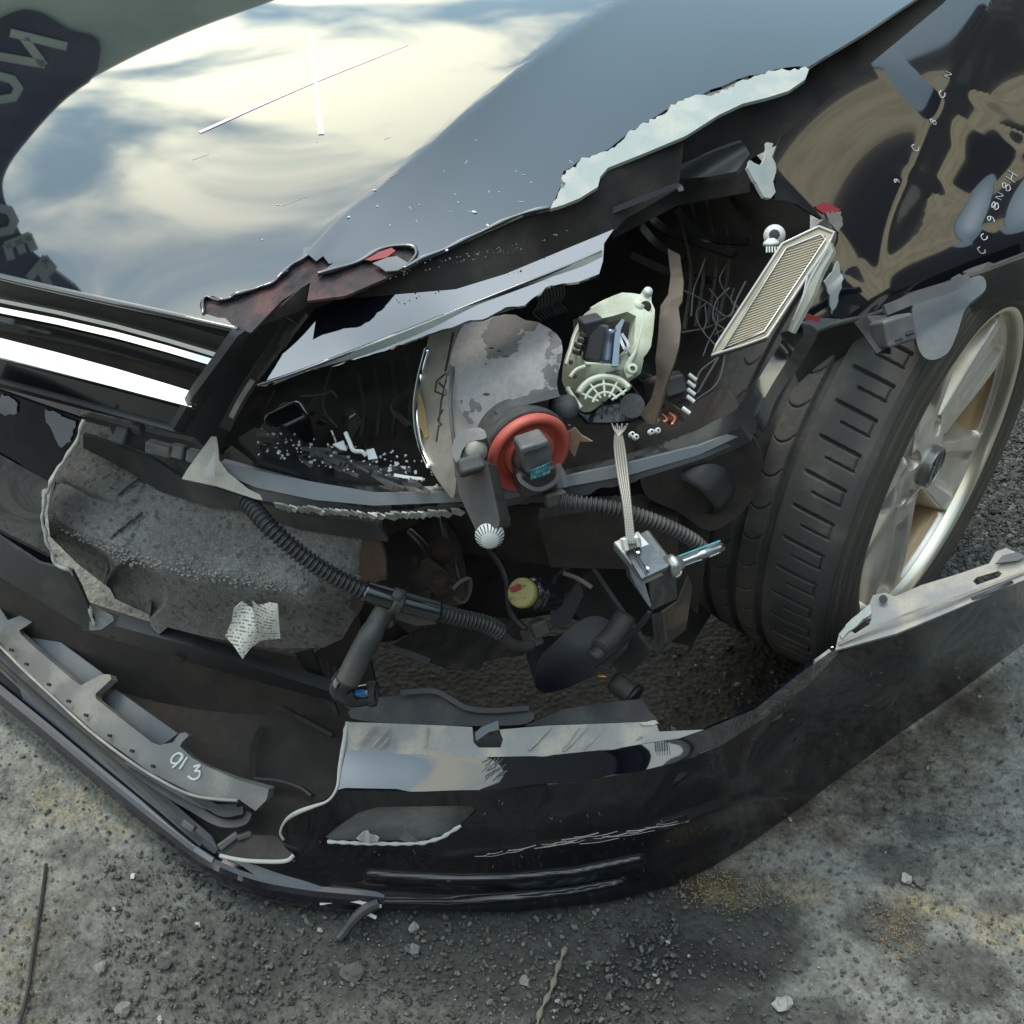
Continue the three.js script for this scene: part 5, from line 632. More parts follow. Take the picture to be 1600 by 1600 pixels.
{
  const o = thing('headlight_carrier', 'cream plastic carrier frame broken out of the headlight, a dark motor inside', 'carrier', P(950, 560, .58));
  const outer = [[972, 457], [1000, 460], [1006, 455], [1017, 456], [1018, 472], [1022, 481], [1023, 492], [1017, 542], [1006, 558], [1001, 583], [983, 596], [982, 601], [954, 620], [923, 643], [904, 639], [886, 611], [878, 594], [881, 564], [888, 544], [894, 523], [904, 503], [914, 490], [941, 471]];
  const inner = [[956, 494], [980, 487], [994, 494], [990, 537], [974, 560], [971, 571], [930, 568], [914, 567], [905, 548], [916, 518], [928, 500]];
  const C = [[972, 457, .70], [1018, 472, .69], [1017, 542, .662], [983, 598, .63], [923, 643, .595], [878, 594, .62], [904, 503, .675], [950, 570, .66], [990, 520, .675], [941, 471, .70]];
  const fr = part(o, 'frame', panel(curve(outer, 2), { only: true, ctrl: C, holes: [inner], t: 0.016, step: 6 }), M.cream);
  const up = (x, y, l) => { const p = P(x, y, 0.655 + (560 - y) * 0.00036); return p.addScaledVector(TO_EYE(p), l); };
  const rim = (q, w, l = 0.004) => part(fr, 'rib', sweep(path3(q.map(([x, y]) => up(x, y, l)), 5), w, { seg: 6 }), M.cream);
  const fan = (rr, a0, a1) => Array.from({ length: 9 }, (_, i) => { const a = mix(a0, a1, i / 8); return [946 + rr * Math.cos(a), 632 + rr * 0.95 * Math.sin(a)]; });
  rim(fan(46, -2.75, -0.62), 0.0034); rim(fan(33, -2.9, -0.5), 0.0015, 0.003); rim(fan(20, -3.0, -0.5), 0.0015, 0.003);
  for (const q of [-2.7, -2.2, -1.65, -1.1, -0.62]) rim([[946 + 12 * Math.cos(q), 632 + 12 * Math.sin(q)], [946 + 46 * Math.cos(q), 632 + 44 * Math.sin(q)]], 0.0013, 0.003);
  rim([[886, 606], [896, 622], [908, 638]], 0.0028, 0.003); rim([[1005, 478], [999, 520], [992, 548], [980, 572], [986, 590]], 0.0042); rim([[924, 484], [950, 470], [978, 464], [1002, 470]], 0.0028); rim([[958, 490], [980, 484], [996, 490]], 0.0022); rim([[996, 494], [992, 536], [976, 560], [972, 572], [930, 569], [914, 568]], 0.0018); rim([[884, 570], [892, 546], [900, 520], [914, 500]], 0.002); rim([[890, 590], [900, 578], [914, 572]], 0.002);
  for (const [x, y] of [[892, 566], [898, 538], [906, 514], [1008, 520], [1004, 540], [898, 588]]) part(fr, 'hole', turned([[0, 0.001], [0.0026, 0.001], [0.0026, 0]].reverse(), up(x, y, 0.002), TO_EYE(up(x, y, 0)), 12), M.greyDark);
  part(fr, 'screw_boss', turned([[0, 0.010], [0.006, 0.010], [0.0075, 0.004], [0.008, 0], [0, 0]].reverse(), up(996, 480, 0.0), V(0.1, 0.8, 0.6), 20), M.cream);
  part(fr, 'screw_boss', turned([[0, 0.012], [0.005, 0.012], [0.006, 0], [0, 0]].reverse(), up(1009, 462, 0.0), V(0.1, 0.8, 0.6), 20), M.white);
  part(fr, 'screw_boss', turned([[0.003, 0.008], [0.006, 0.008], [0.007, 0], [0, 0]].reverse(), up(986, 580, 0.002), V(0.1, 0.8, 0.6), 20), M.cream);
  part(fr, 'slot', panel([[947, 578], [970, 578], [968, 584], [946, 584]], { D: (x, y) => depthAt(x, y, .655 + (560 - y) * 0.00036) - 0.007, t: 0.002 }), M.greyDark);
  part(fr, 'slot', panel([[888, 606], [898, 608], [906, 620], [896, 618]], { D: (x, y) => depthAt(x, y, .655 + (560 - y) * 0.00036) - 0.004, t: 0.002 }), M.rust);
  part(fr, 'hole', turned([[0, 0.002], [0.006, 0.002], [0.006, 0]].reverse(), up(1009, 479, 0.008), TO_EYE(up(1009, 479, 0)), 20), M.dark);
  const mot = part(o, 'motor', block(P(908, 562, .655), P(940, 570, .652), P(920, 500, .690), 0.03, 0.004), M.blackClean, 'matt black motor block');
  part(mot, 'motor_step', block(P(914, 532, .672), P(946, 524, .674), P(922, 502, .692), 0.02, 0.003), std({ color: rgb(0.035, 0.036, 0.042), roughness: 0.6 }));
  part(mot, 'toothed_edge', join(...[0, 1, 2, 3, 4, 5].map((i) => block(P(893 + i * 4, 552 - i * 9, .664 + i * 0.004), P(903 + i * 4, 555 - i * 9, .664 + i * 0.004), P(896 + i * 4, 545 - i * 9, .668 + i * 0.004), 0.01, 0.001))), M.blackClean);
  part(o, 'spindle', sweep(path3([[948, 570, .655], [952, 540, .67], [956, 514, .685]].map((p) => P(...p)), 4), 0.007, { seg: 16 }), phys({ color: rgb(0.09, 0.12, 0.16), metalness: 0.6, roughness: 0.22 }), 'blue grey metal spindle');
  part(o, 'slide', panel([[956, 572], [966, 572], [970, 515], [976, 500], [972, 498], [962, 510]], { only: true, ctrl: [[956, 572, .66], [966, 572, .66], [972, 498, .695]], t: 0.004 }), phys({ color: rgb(0.18, 0.22, 0.26), metalness: 0.5, roughness: 0.35 }));
  part(o, 'spring_arm', bar([[972, 522, .682], [982, 540, .675], [978, 552, .668]].map((p) => P(...p)), 0.003, 0.002), M.silver); part(o, 'spring_arm', bar([[968, 526, .68], [976, 545, .672], [984, 556, .665]].map((p) => P(...p)), 0.003, 0.002), M.silver);
  part(o, 'back_plate', panel([[895, 500], [990, 470], [1000, 540], [975, 585], [900, 580]], { only: true, ctrl: [[895, 500, .64], [990, 470, .66], [900, 580, .60]], t: 0.003 }), M.brownBlack);
  // black ribbed carrier behind
  const bk = part(o, 'black_carrier', panel([[1000, 560], [1026, 572], [1030, 600], [1020, 640], [1000, 655], [960, 660], [920, 660], [905, 645], [930, 640], [983, 600]], { only: true, ctrl: [[1000, 560, .63], [1030, 600, .62], [960, 660, .58], [905, 645, .59]], t: 0.012, step: 8 }), M.blackGloss);
  for (const q of [[[985, 600], [1004, 625]], [[1002, 580], [1026, 574]], [[942, 624], [940, 655]], [[965, 615], [978, 640]], [[1000, 592], [1022, 610]]]) part(bk, 'stiffening_web', bar(q.map(([x, y]) => P(x, y, .625 - (y - 560) * 0.0003)), 0.002, 0.008), M.greyDark);
  part(bk, 'disc', turned([[0, 0.002], [0.013, 0.002], [0.013, 0]].reverse(), P(988, 634, .612), TO_EYE(P(988, 634, .612)), 30), M.grey);
  solo('bent_metal_strip', 'bent tan metal strip standing between the cream carrier and loose wires', 'strip', panel([[1043, 388], [1062, 398], [1068, 440], [1066, 470], [1060, 480], [1064, 510], [1061, 540], [1054, 566], [1042, 596], [1030, 640], [1022, 664], [1012, 662], [1000, 648], [1018, 622], [1026, 592], [1024, 560], [1028, 530], [1030, 500], [1032, 478], [1044, 460], [1048, 430]], { only: true, ctrl: [[1043, 388, .71], [1068, 440, .71], [1032, 478, .70], [1064, 510, .70], [1024, 560, .675], [1054, 566, .68], [1026, 592, .66], [1042, 596, .665], [1000, 648, .625], [1022, 664, .63]], t: 0.0025, step: 6 }), M.steelBrown);
  const mc = thing('plug_motor', 'brown plug motor with a row of pale pins and thin wires', 'connector', P(1065, 620, .57));
  part(mc, 'case', block(P(1036, 640, .615), P(1080, 625, .618), P(1056, 580, .645), 0.04, 0.006), M.brownBlack);
  part(mc, 'case_lid', block(P(1044, 622, .63), P(1076, 612, .632), P(1060, 586, .648), 0.01, 0.003), M.greyDark);
  for (const [x, y] of [[1080, 588], [1078, 599], [1078, 611], [1077, 622], [1070, 640]]) part(mc, 'pin', sweep([P(x - 4, y - 3, .638), P(x + 8, y + 6, .634)], 0.0022, { seg: 8 }), M.white);
  part(mc, 'bracket_foot', panel([[1040, 625], [1060, 640], [1068, 660], [1052, 652], [1038, 640]], { only: true, ctrl: [[1040, 625, .625], [1068, 660, .61], [1038, 640, .615]], t: 0.004 }), M.steelBrown);
  for (const q of [[[1022, 650], [1028, 656], [1024, 662]], [[1034, 648], [1042, 656], [1036, 660]], [[1046, 646], [1054, 654], [1050, 664]]]) part(mc, 'copper_end', wire(q.map(([x, y]) => P(x, y, .628)), 0.0018), M.copper);
  part(mc, 'red_bead', (() => { const q = new THREE.IcosahedronGeometry(0.006, 2), p = P(1050, 655, .622); q.translate(p.x, p.y, p.z); return q; })(), M.red);
  for (const [x, y] of [[986, 680], [1016, 676], [1026, 674], [992, 684]]) part(mc, 'broken_clip', turned([[0.0015, 0.004], [0.003, 0.004], [0.0032, 0]].reverse(), P(x, y, .622), V(0.3, 0.7, 0.5), 12), M.white);
  solo('copper_shard', 'thin copper coloured shard sticking up right of the red cap', 'shard', panel([[884, 676], [898, 668], [908, 680], [926, 690], [906, 690], [898, 714], [888, 700]], { only: true, ctrl: [[884, 676, .64], [926, 690, .635], [898, 714, .615]], t: 0.0015, step: 6 }), phys({ map: dusty([0.42, 0.27, 0.17], [0.25, 0.17, 0.12], 0.7, 511, 0.05), metalness: 0.4, roughness: 0.35 }));
}
{
  const o = thing('side_marker_lamp', 'ribbed amber grey side marker lamp jammed against the crumpled fender', 'lamp', P(1200, 470, .62));
  const q = [[1279, 354], [1303, 363], [1297, 376], [1199, 526], [1160, 540], [1111, 555], [1120, 538], [1222, 381]], C = [[1279, 354, .775], [1303, 363, .772], [1199, 526, .70], [1111, 555, .685]];
  const b = part(o, 'backing', panel(q, { only: true, ctrl: C, t: 0.012, step: 10 }), phys({ map: dusty([0.20, 0.17, 0.11], [0.30, 0.27, 0.19], 0.7, 521, 0.08), metalness: 0.4, roughness: 0.4 }));
  const f = field(C.slice(0, 4)), on = (x, y, l) => { const p = PD(x, y, f(x, y)); return p.addScaledVector(TO_EYE(p), l); };
  const gs = []; for (let i = 0; i < 34; i++) { const t = i / 33, L = [mix(1226, 1126, t), mix(386, 548, t)], R = [mix(1292, 1196, t), mix(374 - 6, 524, t)]; gs.push(sweep([on(L[0] + 3, L[1], 0.0004), on(R[0] - 3, R[1], 0.0004)], 0.0011, { seg: 6 })); }
  gs.forEach((g) => part(b, 'lens_rib', g, std({ map: dusty([0.25, 0.22, 0.15], [0.36, 0.33, 0.25], 0.7, 531, 0.08), roughness: 0.3 })));
  part(o, 'frame', sweep([...q, q[0]].map(([x, y]) => on(x, y, 0.001)), 0.0015, { seg: 8 }), phys({ color: rgb(0.34, 0.34, 0.30), roughness: 0.15, clearcoat: 1 }));
  part(o, 'frame', sweep([[1228, 388], [1282, 366], [1290, 374], [1194, 518], [1130, 546], [1228, 388]].map(([x, y]) => on(x, y, 0.002)), 0.001, { seg: 6 }), M.silver);
  const q2 = [[1297, 377], [1302, 392], [1282, 430], [1270, 462], [1238, 520], [1231, 517], [1236, 500], [1258, 452], [1262, 428], [1278, 400]];
  part(o, 'clear_lens_edge', panel(q2, { only: true, ctrl: [[1297, 377, .772], [1302, 392, .77], [1231, 517, .695], [1262, 428, .742]], t: 0.004, step: 8 }), phys({ color: rgb(0.36, 0.38, 0.33), roughness: 0.12, clearcoat: 1, metalness: 0.3 }));
  for (const l of [[[1294, 384], [1262, 430], [1258, 452], [1252, 480], [1236, 516]], [[1300, 394], [1268, 456], [1236, 518]], [[1290, 392], [1266, 436], [1240, 500]]]) part(o, 'clear_lens_rib', sweep(l.map(([x, y]) => { const p = P(x, y, .775 - (y - 377) * 0.00058); return p.addScaledVector(TO_EYE(p), 0.003); }), 0.0012, { seg: 6 }), M.white);
  const bc = P(1210, 368, .745), ball = thing('ball_socket', 'white plastic ball socket with teeth above the side marker lamp', 'socket', bc.clone().setY(.73));
  part(ball, 'ball', (() => { const g = new THREE.SphereGeometry(0.0115, 28, 18); g.translate(bc.x, bc.y, bc.z); return g; })(), M.white);
  const tb = TO_EYE(bc);
  part(ball, 'recess', turned([[0, 0.0015], [0.005, 0.001], [0.0055, 0]].reverse(), bc.clone().addScaledVector(tb, 0.0108).addScaledVector(camUp, 0.001), tb, 18), M.greyDark);
  part(ball, 'recess', wire([[1202, 366], [1206, 361], [1213, 362], [1218, 368]].map(([x, y]) => P(x, y, .745).addScaledVector(tb, 0.0115)), 0.0008), M.dark);
  part(ball, 'skirt', turned([[0.003, 0.008], [0.008, 0.004], [0.009, 0], [0, 0]], P(1205, 384, .742), camUp.clone().multiplyScalar(1).addScaledVector(tb, 0.3), 24), M.white);
  for (let i = 0; i < 5; i++) part(ball, 'tooth', bar([P(1198 + i * 4.2, 386, .744).addScaledVector(tb, 0.005), P(1198 + i * 4.4, 395, .740).addScaledVector(tb, 0.005)], 0.0014, 0.0015), M.white);
}
// gas-discharge bulb and its igniter hanging on a braided lead
{
  const o = thing('bulb_igniter', 'silver grey igniter box with a clear glass bulb hanging beside the tyre', 'bulb', P(1020, 920, .53));
  const box = part(o, 'case', block(P(1018, 956, .535), P(1060, 937, .540), P(1003, 904, .585), 0.052, 0.003), phys({ map: dusty([0.06, 0.065, 0.072], [0.14, 0.14, 0.14], 0.6, 541, 0.06), metalness: 0.5, roughness: 0.3 }));
  part(box, 'silver_band', block(P(1005, 915, .5765), P(1046, 896, .580), P(1002.5, 902, .588), 0.054, 0.002), M.silver);
  part(box, 'side_label', panel([[978, 868], [1002, 905], [1015, 948], [990, 915]], { only: true, ctrl: [[978, 868, .588], [1002, 905, .586], [1015, 948, .542]], t: 0.002 }), phys({ map: dusty([0.34, 0.40, 0.45], [0.2, 0.24, 0.28], 0.8, 551, 0.03), metalness: 0.3, roughness: 0.35 }));
  part(box, 'lid', panel([[978, 864], [1017, 849], [1044, 885], [1003, 904]], { only: true, ctrl: [[978, 864, .590], [1017, 849, .592], [1003, 904, .590]], t: 0.004, step: 10 }), phys({ map: dusty([0.08, 0.095, 0.11], [0.16, 0.17, 0.18], 0.7, 561, 0.05), metalness: 0.5, roughness: 0.22 }));
  part(box, 'lid_seam', bar([[990, 858, .594], [1012, 893, .594]].map((p) => P(...p)), 0.0016, 0.001), M.dark);
  for (const [x, y] of [[997, 863], [1012, 888]]) part(box, 'rivet', turned([[0, 0.001], [0.0018, 0.001], [0.002, 0]].reverse(), P(x, y, .5935), V(0, 1, 0.2), 12), M.chrome);
  const base = P(1050, 884, .586), tip = P(1131, 853, .592), dir = tip.clone().sub(base).normalize();
  part(o, 'bulb_base', turned([[0, 0.010], [0.0062, 0.010], [0.0075, 0.005], [0.0105, 0.003], [0.0105, -0.004], [0, -0.004]].reverse(), base, dir, 24), M.silver);
  const L = tip.distanceTo(base);
  part(o, 'glass_bulb', turned([[0, 0.008], [0.0048, 0.008], [0.0052, L - 0.006], [0.004, L - 0.001], [0, L]], base, dir, 28), M.glass, 'clear quartz glass tube');
  part(o, 'arc_tube', turned([[0, 0.010], [0.0016, 0.012], [0.0016, 0.026], [0.0034, 0.031], [0.0036, 0.036], [0.0016, 0.042], [0.0014, L - 0.004], [0, L - 0.003]], base, dir, 20), M.silver);
  part(o, 'return_wire', sweep([base.clone().addScaledVector(dir, 0.004).addScaledVector(camUp, 0.006), tip.clone().addScaledVector(camUp, 0.0058).addScaledVector(dir, -0.004)], 0.0011, { seg: 8 }), M.teal, 'blue green return wire');
  part(o, 'base_clip', wire([[1056, 902, .58], [1062, 898, .582], [1064, 892, .584], [1058, 890, .586]].map((p) => P(...p)), 0.0012), M.silver);
  part(o, 'lead_boot', block(P(980, 862, .592), P(1004, 855, .594), P(978, 846, .602), 0.012, 0.002), M.flange);
  part(o, 'lead_boot_tab', block(P(978, 862, .596), P(984, 860, .596), P(976, 842, .606), 0.008, 0.001), M.white);
  part(o, 'lead_boot_tab', block(P(996, 856, .596), P(1002, 854, .597), P(993, 840, .606), 0.008, 0.001), M.white);
  const braid = std({ map: tex(128, 0.006, (u, v) => { const k = 0.5 + 0.5 * Math.sin((u + v) * 6.283 * 2) * Math.sin((u - v) * 6.283 * 2); return [mix(0.10, 0.34, k), mix(0.09, 0.32, k), mix(0.08, 0.28, k)]; }, true), roughness: 0.4, metalness: 0.4 });
  const lead = thing('braided_lead', 'braided flat lead hanging from the lens frame down to the igniter box', 'cable', P(978, 760, .58));
  for (let i = 0; i < 5; i++) { const o2 = (i - 2) * 3.6, k = (i - 2) * 2.6; part(lead, 'strand', sweep(path3([[966 + o2 * 0.6, 676, .632], [968 + o2, 700, .636], [973 + o2, 740, .632], [980 + k, 790, .62], [986 + k, 850, .60]].map((p) => P(...p)), 8), 0.0013, { seg: 8 }), braid); }
  part(lead, 'frayed_end', join(...[0, 1, 2, 3, 4, 5, 6].map((i) => wire([[966, 682, .634], [960 + i * 2.6, 672, .637], [956 + i * 4, 662 + (i % 2) * 4, .638]].map((p) => P(...p)), 0.0007))), braid);
}
// wiring tube across the opening
{
  const o = thing('wiring_tube', 'black corrugated wiring tube with a branch, crossing below the headlight frame', 'hose', P(600, 950, .40));
  part(o, 'corrugated_run', hose([[384, 780, .555], [420, 822, .545], [470, 866, .52], [520, 900, .495], [570, 924, .475]].map((p) => P(...p)), 0.0088, 0.0012, 0.0056), M.blackClean);
  part(o, 'plain_run', sweep(path3([[568, 923, .476], [610, 936, .465], [660, 950, .45], [684, 957, .442]].map((p) => P(...p)), 8), 0.0112, { seg: 18 }), M.blackGloss);
  part(o, 'corrugated_run', hose([[682, 956, .443], [720, 966, .43], [760, 976, .415], [782, 988, .40]].map((p) => P(...p)), 0.0088, 0.0011, 0.0046), M.blackClean);
  part(o, 'clamp', sweep(path3([[612, 937, .465], [628, 942, .46]].map((p) => P(...p)), 4), 0.0135, { seg: 18 }), M.black);
  part(o, 'clamp_stud', turned([[0, 0.004], [0.005, 0.004], [0.006, 0]].reverse(), P(622, 930, .475), V(0, 0.7, 0.7), 14), M.greyDark);
  part(o, 'branch', sweep(path3([[608, 944, .452], [594, 966, .44], [578, 994, .43], [560, 1028, .41], [542, 1066, .385]].map((p) => P(...p)), 6), (s, t) => 0.0112 + 0.0014 * sstep(0.30, 0.36, s / t), { seg: 18, every: 0.004 }), M.greyDark);
  const el = part(o, 'elbow', sweep(path3([[544, 1056, .385], [532, 1076, .37], [548, 1088, .355], [582, 1084, .35]].map((p) => P(...p)), 8), 0.0125, { seg: 18 }), M.blackGloss);
  part(el, 'blue_clip', block(P(556, 1098, .352), P(572, 1096, .352), P(560, 1084, .366), 0.006, 0.001), M.blue, 'bright blue locking clip');
  part(el, 'collar', turned([[0.0135, 0], [0.0145, 0.006], [0.0135, 0.01]], P(574, 1084, .35), V(1, 0.05, 0.1), 20), M.black);
  part(o, 'end_nozzle', sweep(path3([[782, 990, .40], [796, 1004, .385], [815, 1010, .375], [832, 1008, .37]].map((p) => P(...p)), 6), 0.006, { seg: 12 }), M.dark);
}
{
  const o = thing('bulb_holder', 'round olive bulb holder with metal contacts, pointing up from the dark bay', 'bulb holder', P(830, 935, .36)), c = P(814, 926, .425), a = TO_EYE(c).multiplyScalar(0.85).addScaledVector(camRight, -0.45).addScaledVector(camUp, 0.1).normalize();
  part(o, 'socket_face', turned([[0.0158, -0.012], [0.017, -0.004], [0.0165, 0], [0.014, 0.001], [0, 0.001]], c, a, 32), M.olive);
  part(o, 'contact', block(c.clone().addScaledVector(a, 0.002).addScaledVector(camRight, -0.010), c.clone().addScaledVector(a, 0.002).addScaledVector(camRight, 0.002).addScaledVector(camUp, 0.004), c.clone().addScaledVector(a, 0.003).addScaledVector(camRight, -0.011).addScaledVector(camUp, 0.005), 0.003, 0.0005), M.red);
  for (const [x, y] of [[0.002, 0.006], [0.004, -0.008], [-0.011, -0.008], [-0.006, 0.008]]) part(o, 'contact', bar([c.clone().addScaledVector(a, 0.003).addScaledVector(camRight, x).addScaledVector(camUp, y), c.clone().addScaledVector(a, 0.005).addScaledVector(camRight, x + 0.004).addScaledVector(camUp, y + 0.002)], 0.002, 0.001), M.copper);
  part(o, 'barrel', turned([[0.010, -0.06], [0.0155, -0.055], [0.0165, -0.03], [0.0185, -0.028], [0.0185, -0.024], [0.017, -0.022], [0.0185, -0.020], [0.0185, -0.016], [0.016, -0.012]], c, a.clone().addScaledVector(camRight, -0.35).normalize(), 28), M.blackGloss);
  part(o, 'plug', block(P(836, 1012, .36), P(852, 1005, .36), P(832, 985, .375), 0.03, 0.003), M.greyDark); part(o, 'plug', block(P(838, 1000, .375), P(862, 990, .376), P(834, 975, .39), 0.02, 0.003), M.black);
}
// dark boxes and plates lying in the bay
{
  const o = thing('control_box', 'dark navy plastic box lying on its side in the bay behind the bumper', 'box', P(900, 1020, .18));
  part(o, 'shell', panel(curve([[836, 1060], [842, 1030], [866, 1004], [900, 974], [930, 962], [962, 976], [982, 1004], [958, 1034], [912, 1064], [862, 1082], [840, 1078]], 3), { only: true, ctrl: [[836, 1060, .28], [930, 962, .34], [982, 1004, .33], [862, 1082, .25], [905, 1020, .315]], t: 0.05, step: 10 }), std({ map: dusty([0.010, 0.012, 0.018], [0.03, 0.03, 0.034], 0.6, 571), roughness: 0.5, bumpMap: grain, bumpScale: 0.0004 }));
  part(o, 'pipe', sweep(path3([[938, 1014, .335], [960, 990, .34], [978, 962, .35]].map((p) => P(...p)), 5), 0.013, { seg: 16 }), M.black); part(o, 'pipe', sweep(path3([[930, 1030, .32], [945, 1008, .33]].map((p) => P(...p)), 4), 0.0115, { seg: 16 }), M.greyDark);
  const pl = thing('side_plate', 'brown black plate with a raised edge leaning behind the igniter box', 'plate', P(970, 990, .2));
  part(pl, 'sheet', panel([[905, 905], [928, 890], [1018, 1016], [985, 1054], [968, 1052], [900, 960], [880, 930]], { only: true, ctrl: [[905, 905, .33], [928, 890, .33], [1018, 1016, .25], [968, 1052, .23]], t: 0.005, step: 12 }), M.brownBlack);
  part(pl, 'raised_edge', bar([[928, 888, .345], [960, 936, .32], [1016, 1012, .27]].map((p) => P(...p)), 0.005, 0.008), M.greyDark);
  part(pl, 'torn_corner', panel([[858, 930], [890, 926], [905, 905], [912, 930], [890, 975], [862, 985]], { only: true, ctrl: [[858, 930, .32], [905, 905, .335], [862, 985, .29]], t: 0.006, step: 8 }), M.black);
  const br = thing('hanging_bracket', 'folded brown bracket hanging beside the tyre under the igniter box', 'bracket', P(1050, 980, .25));
  part(br, 'face', panel([[1034, 958], [1060, 940], [1076, 900], [1082, 916], [1072, 984], [1044, 1006], [1030, 1022], [1028, 1006]], { only: true, ctrl: [[1034, 958, .46], [1082, 916, .48], [1072, 984, .43], [1030, 1022, .40]], t: 0.003, step: 8 }), M.steelBrown); part(br, 'fold', panel([[1018, 960], [1034, 956], [1040, 1004], [1028, 1024], [1022, 1000]], { only: true, ctrl: [[1018, 960, .44], [1034, 956, .462], [1028, 1024, .40]], t: 0.003 }), M.greyDark);
  const cn = thing('loose_connector', 'black cylindrical connector on a bare copper lead, lowest in the bay', 'connector', P(975, 1075, .15));
  part(cn, 'barrel', sweep(path3([[956, 1062, .24], [970, 1072, .235], [992, 1088, .23]].map((p) => P(...p)), 4), (s, t) => 0.0135 - 0.003 * sstep(0.2, 0.0, s / t), { seg: 18, every: 0.003 }), M.black); part(cn, 'barrel_ring', sweep([P(988, 1085, .231), P(995, 1090, .23)], 0.0148, { seg: 18 }), M.blackClean);
  for (let i = 0; i < 3; i++) part(cn, 'copper_lead', wire([[926, 1050 + i * 2, .245], [936, 1053 + i * 2, .245], [948, 1058, .243]].map((p) => P(...p)), 0.0015), M.copper);
  solo('thin_cable', 'thin black cable sagging from the igniter box to the navy box', 'cable', wire([[1016, 956, .53], [998, 980, .45], [975, 1004, .38], [945, 1028, .34], [930, 1040, .32]].map((p) => P(...p)), 0.0030, 8), M.blackClean);
}

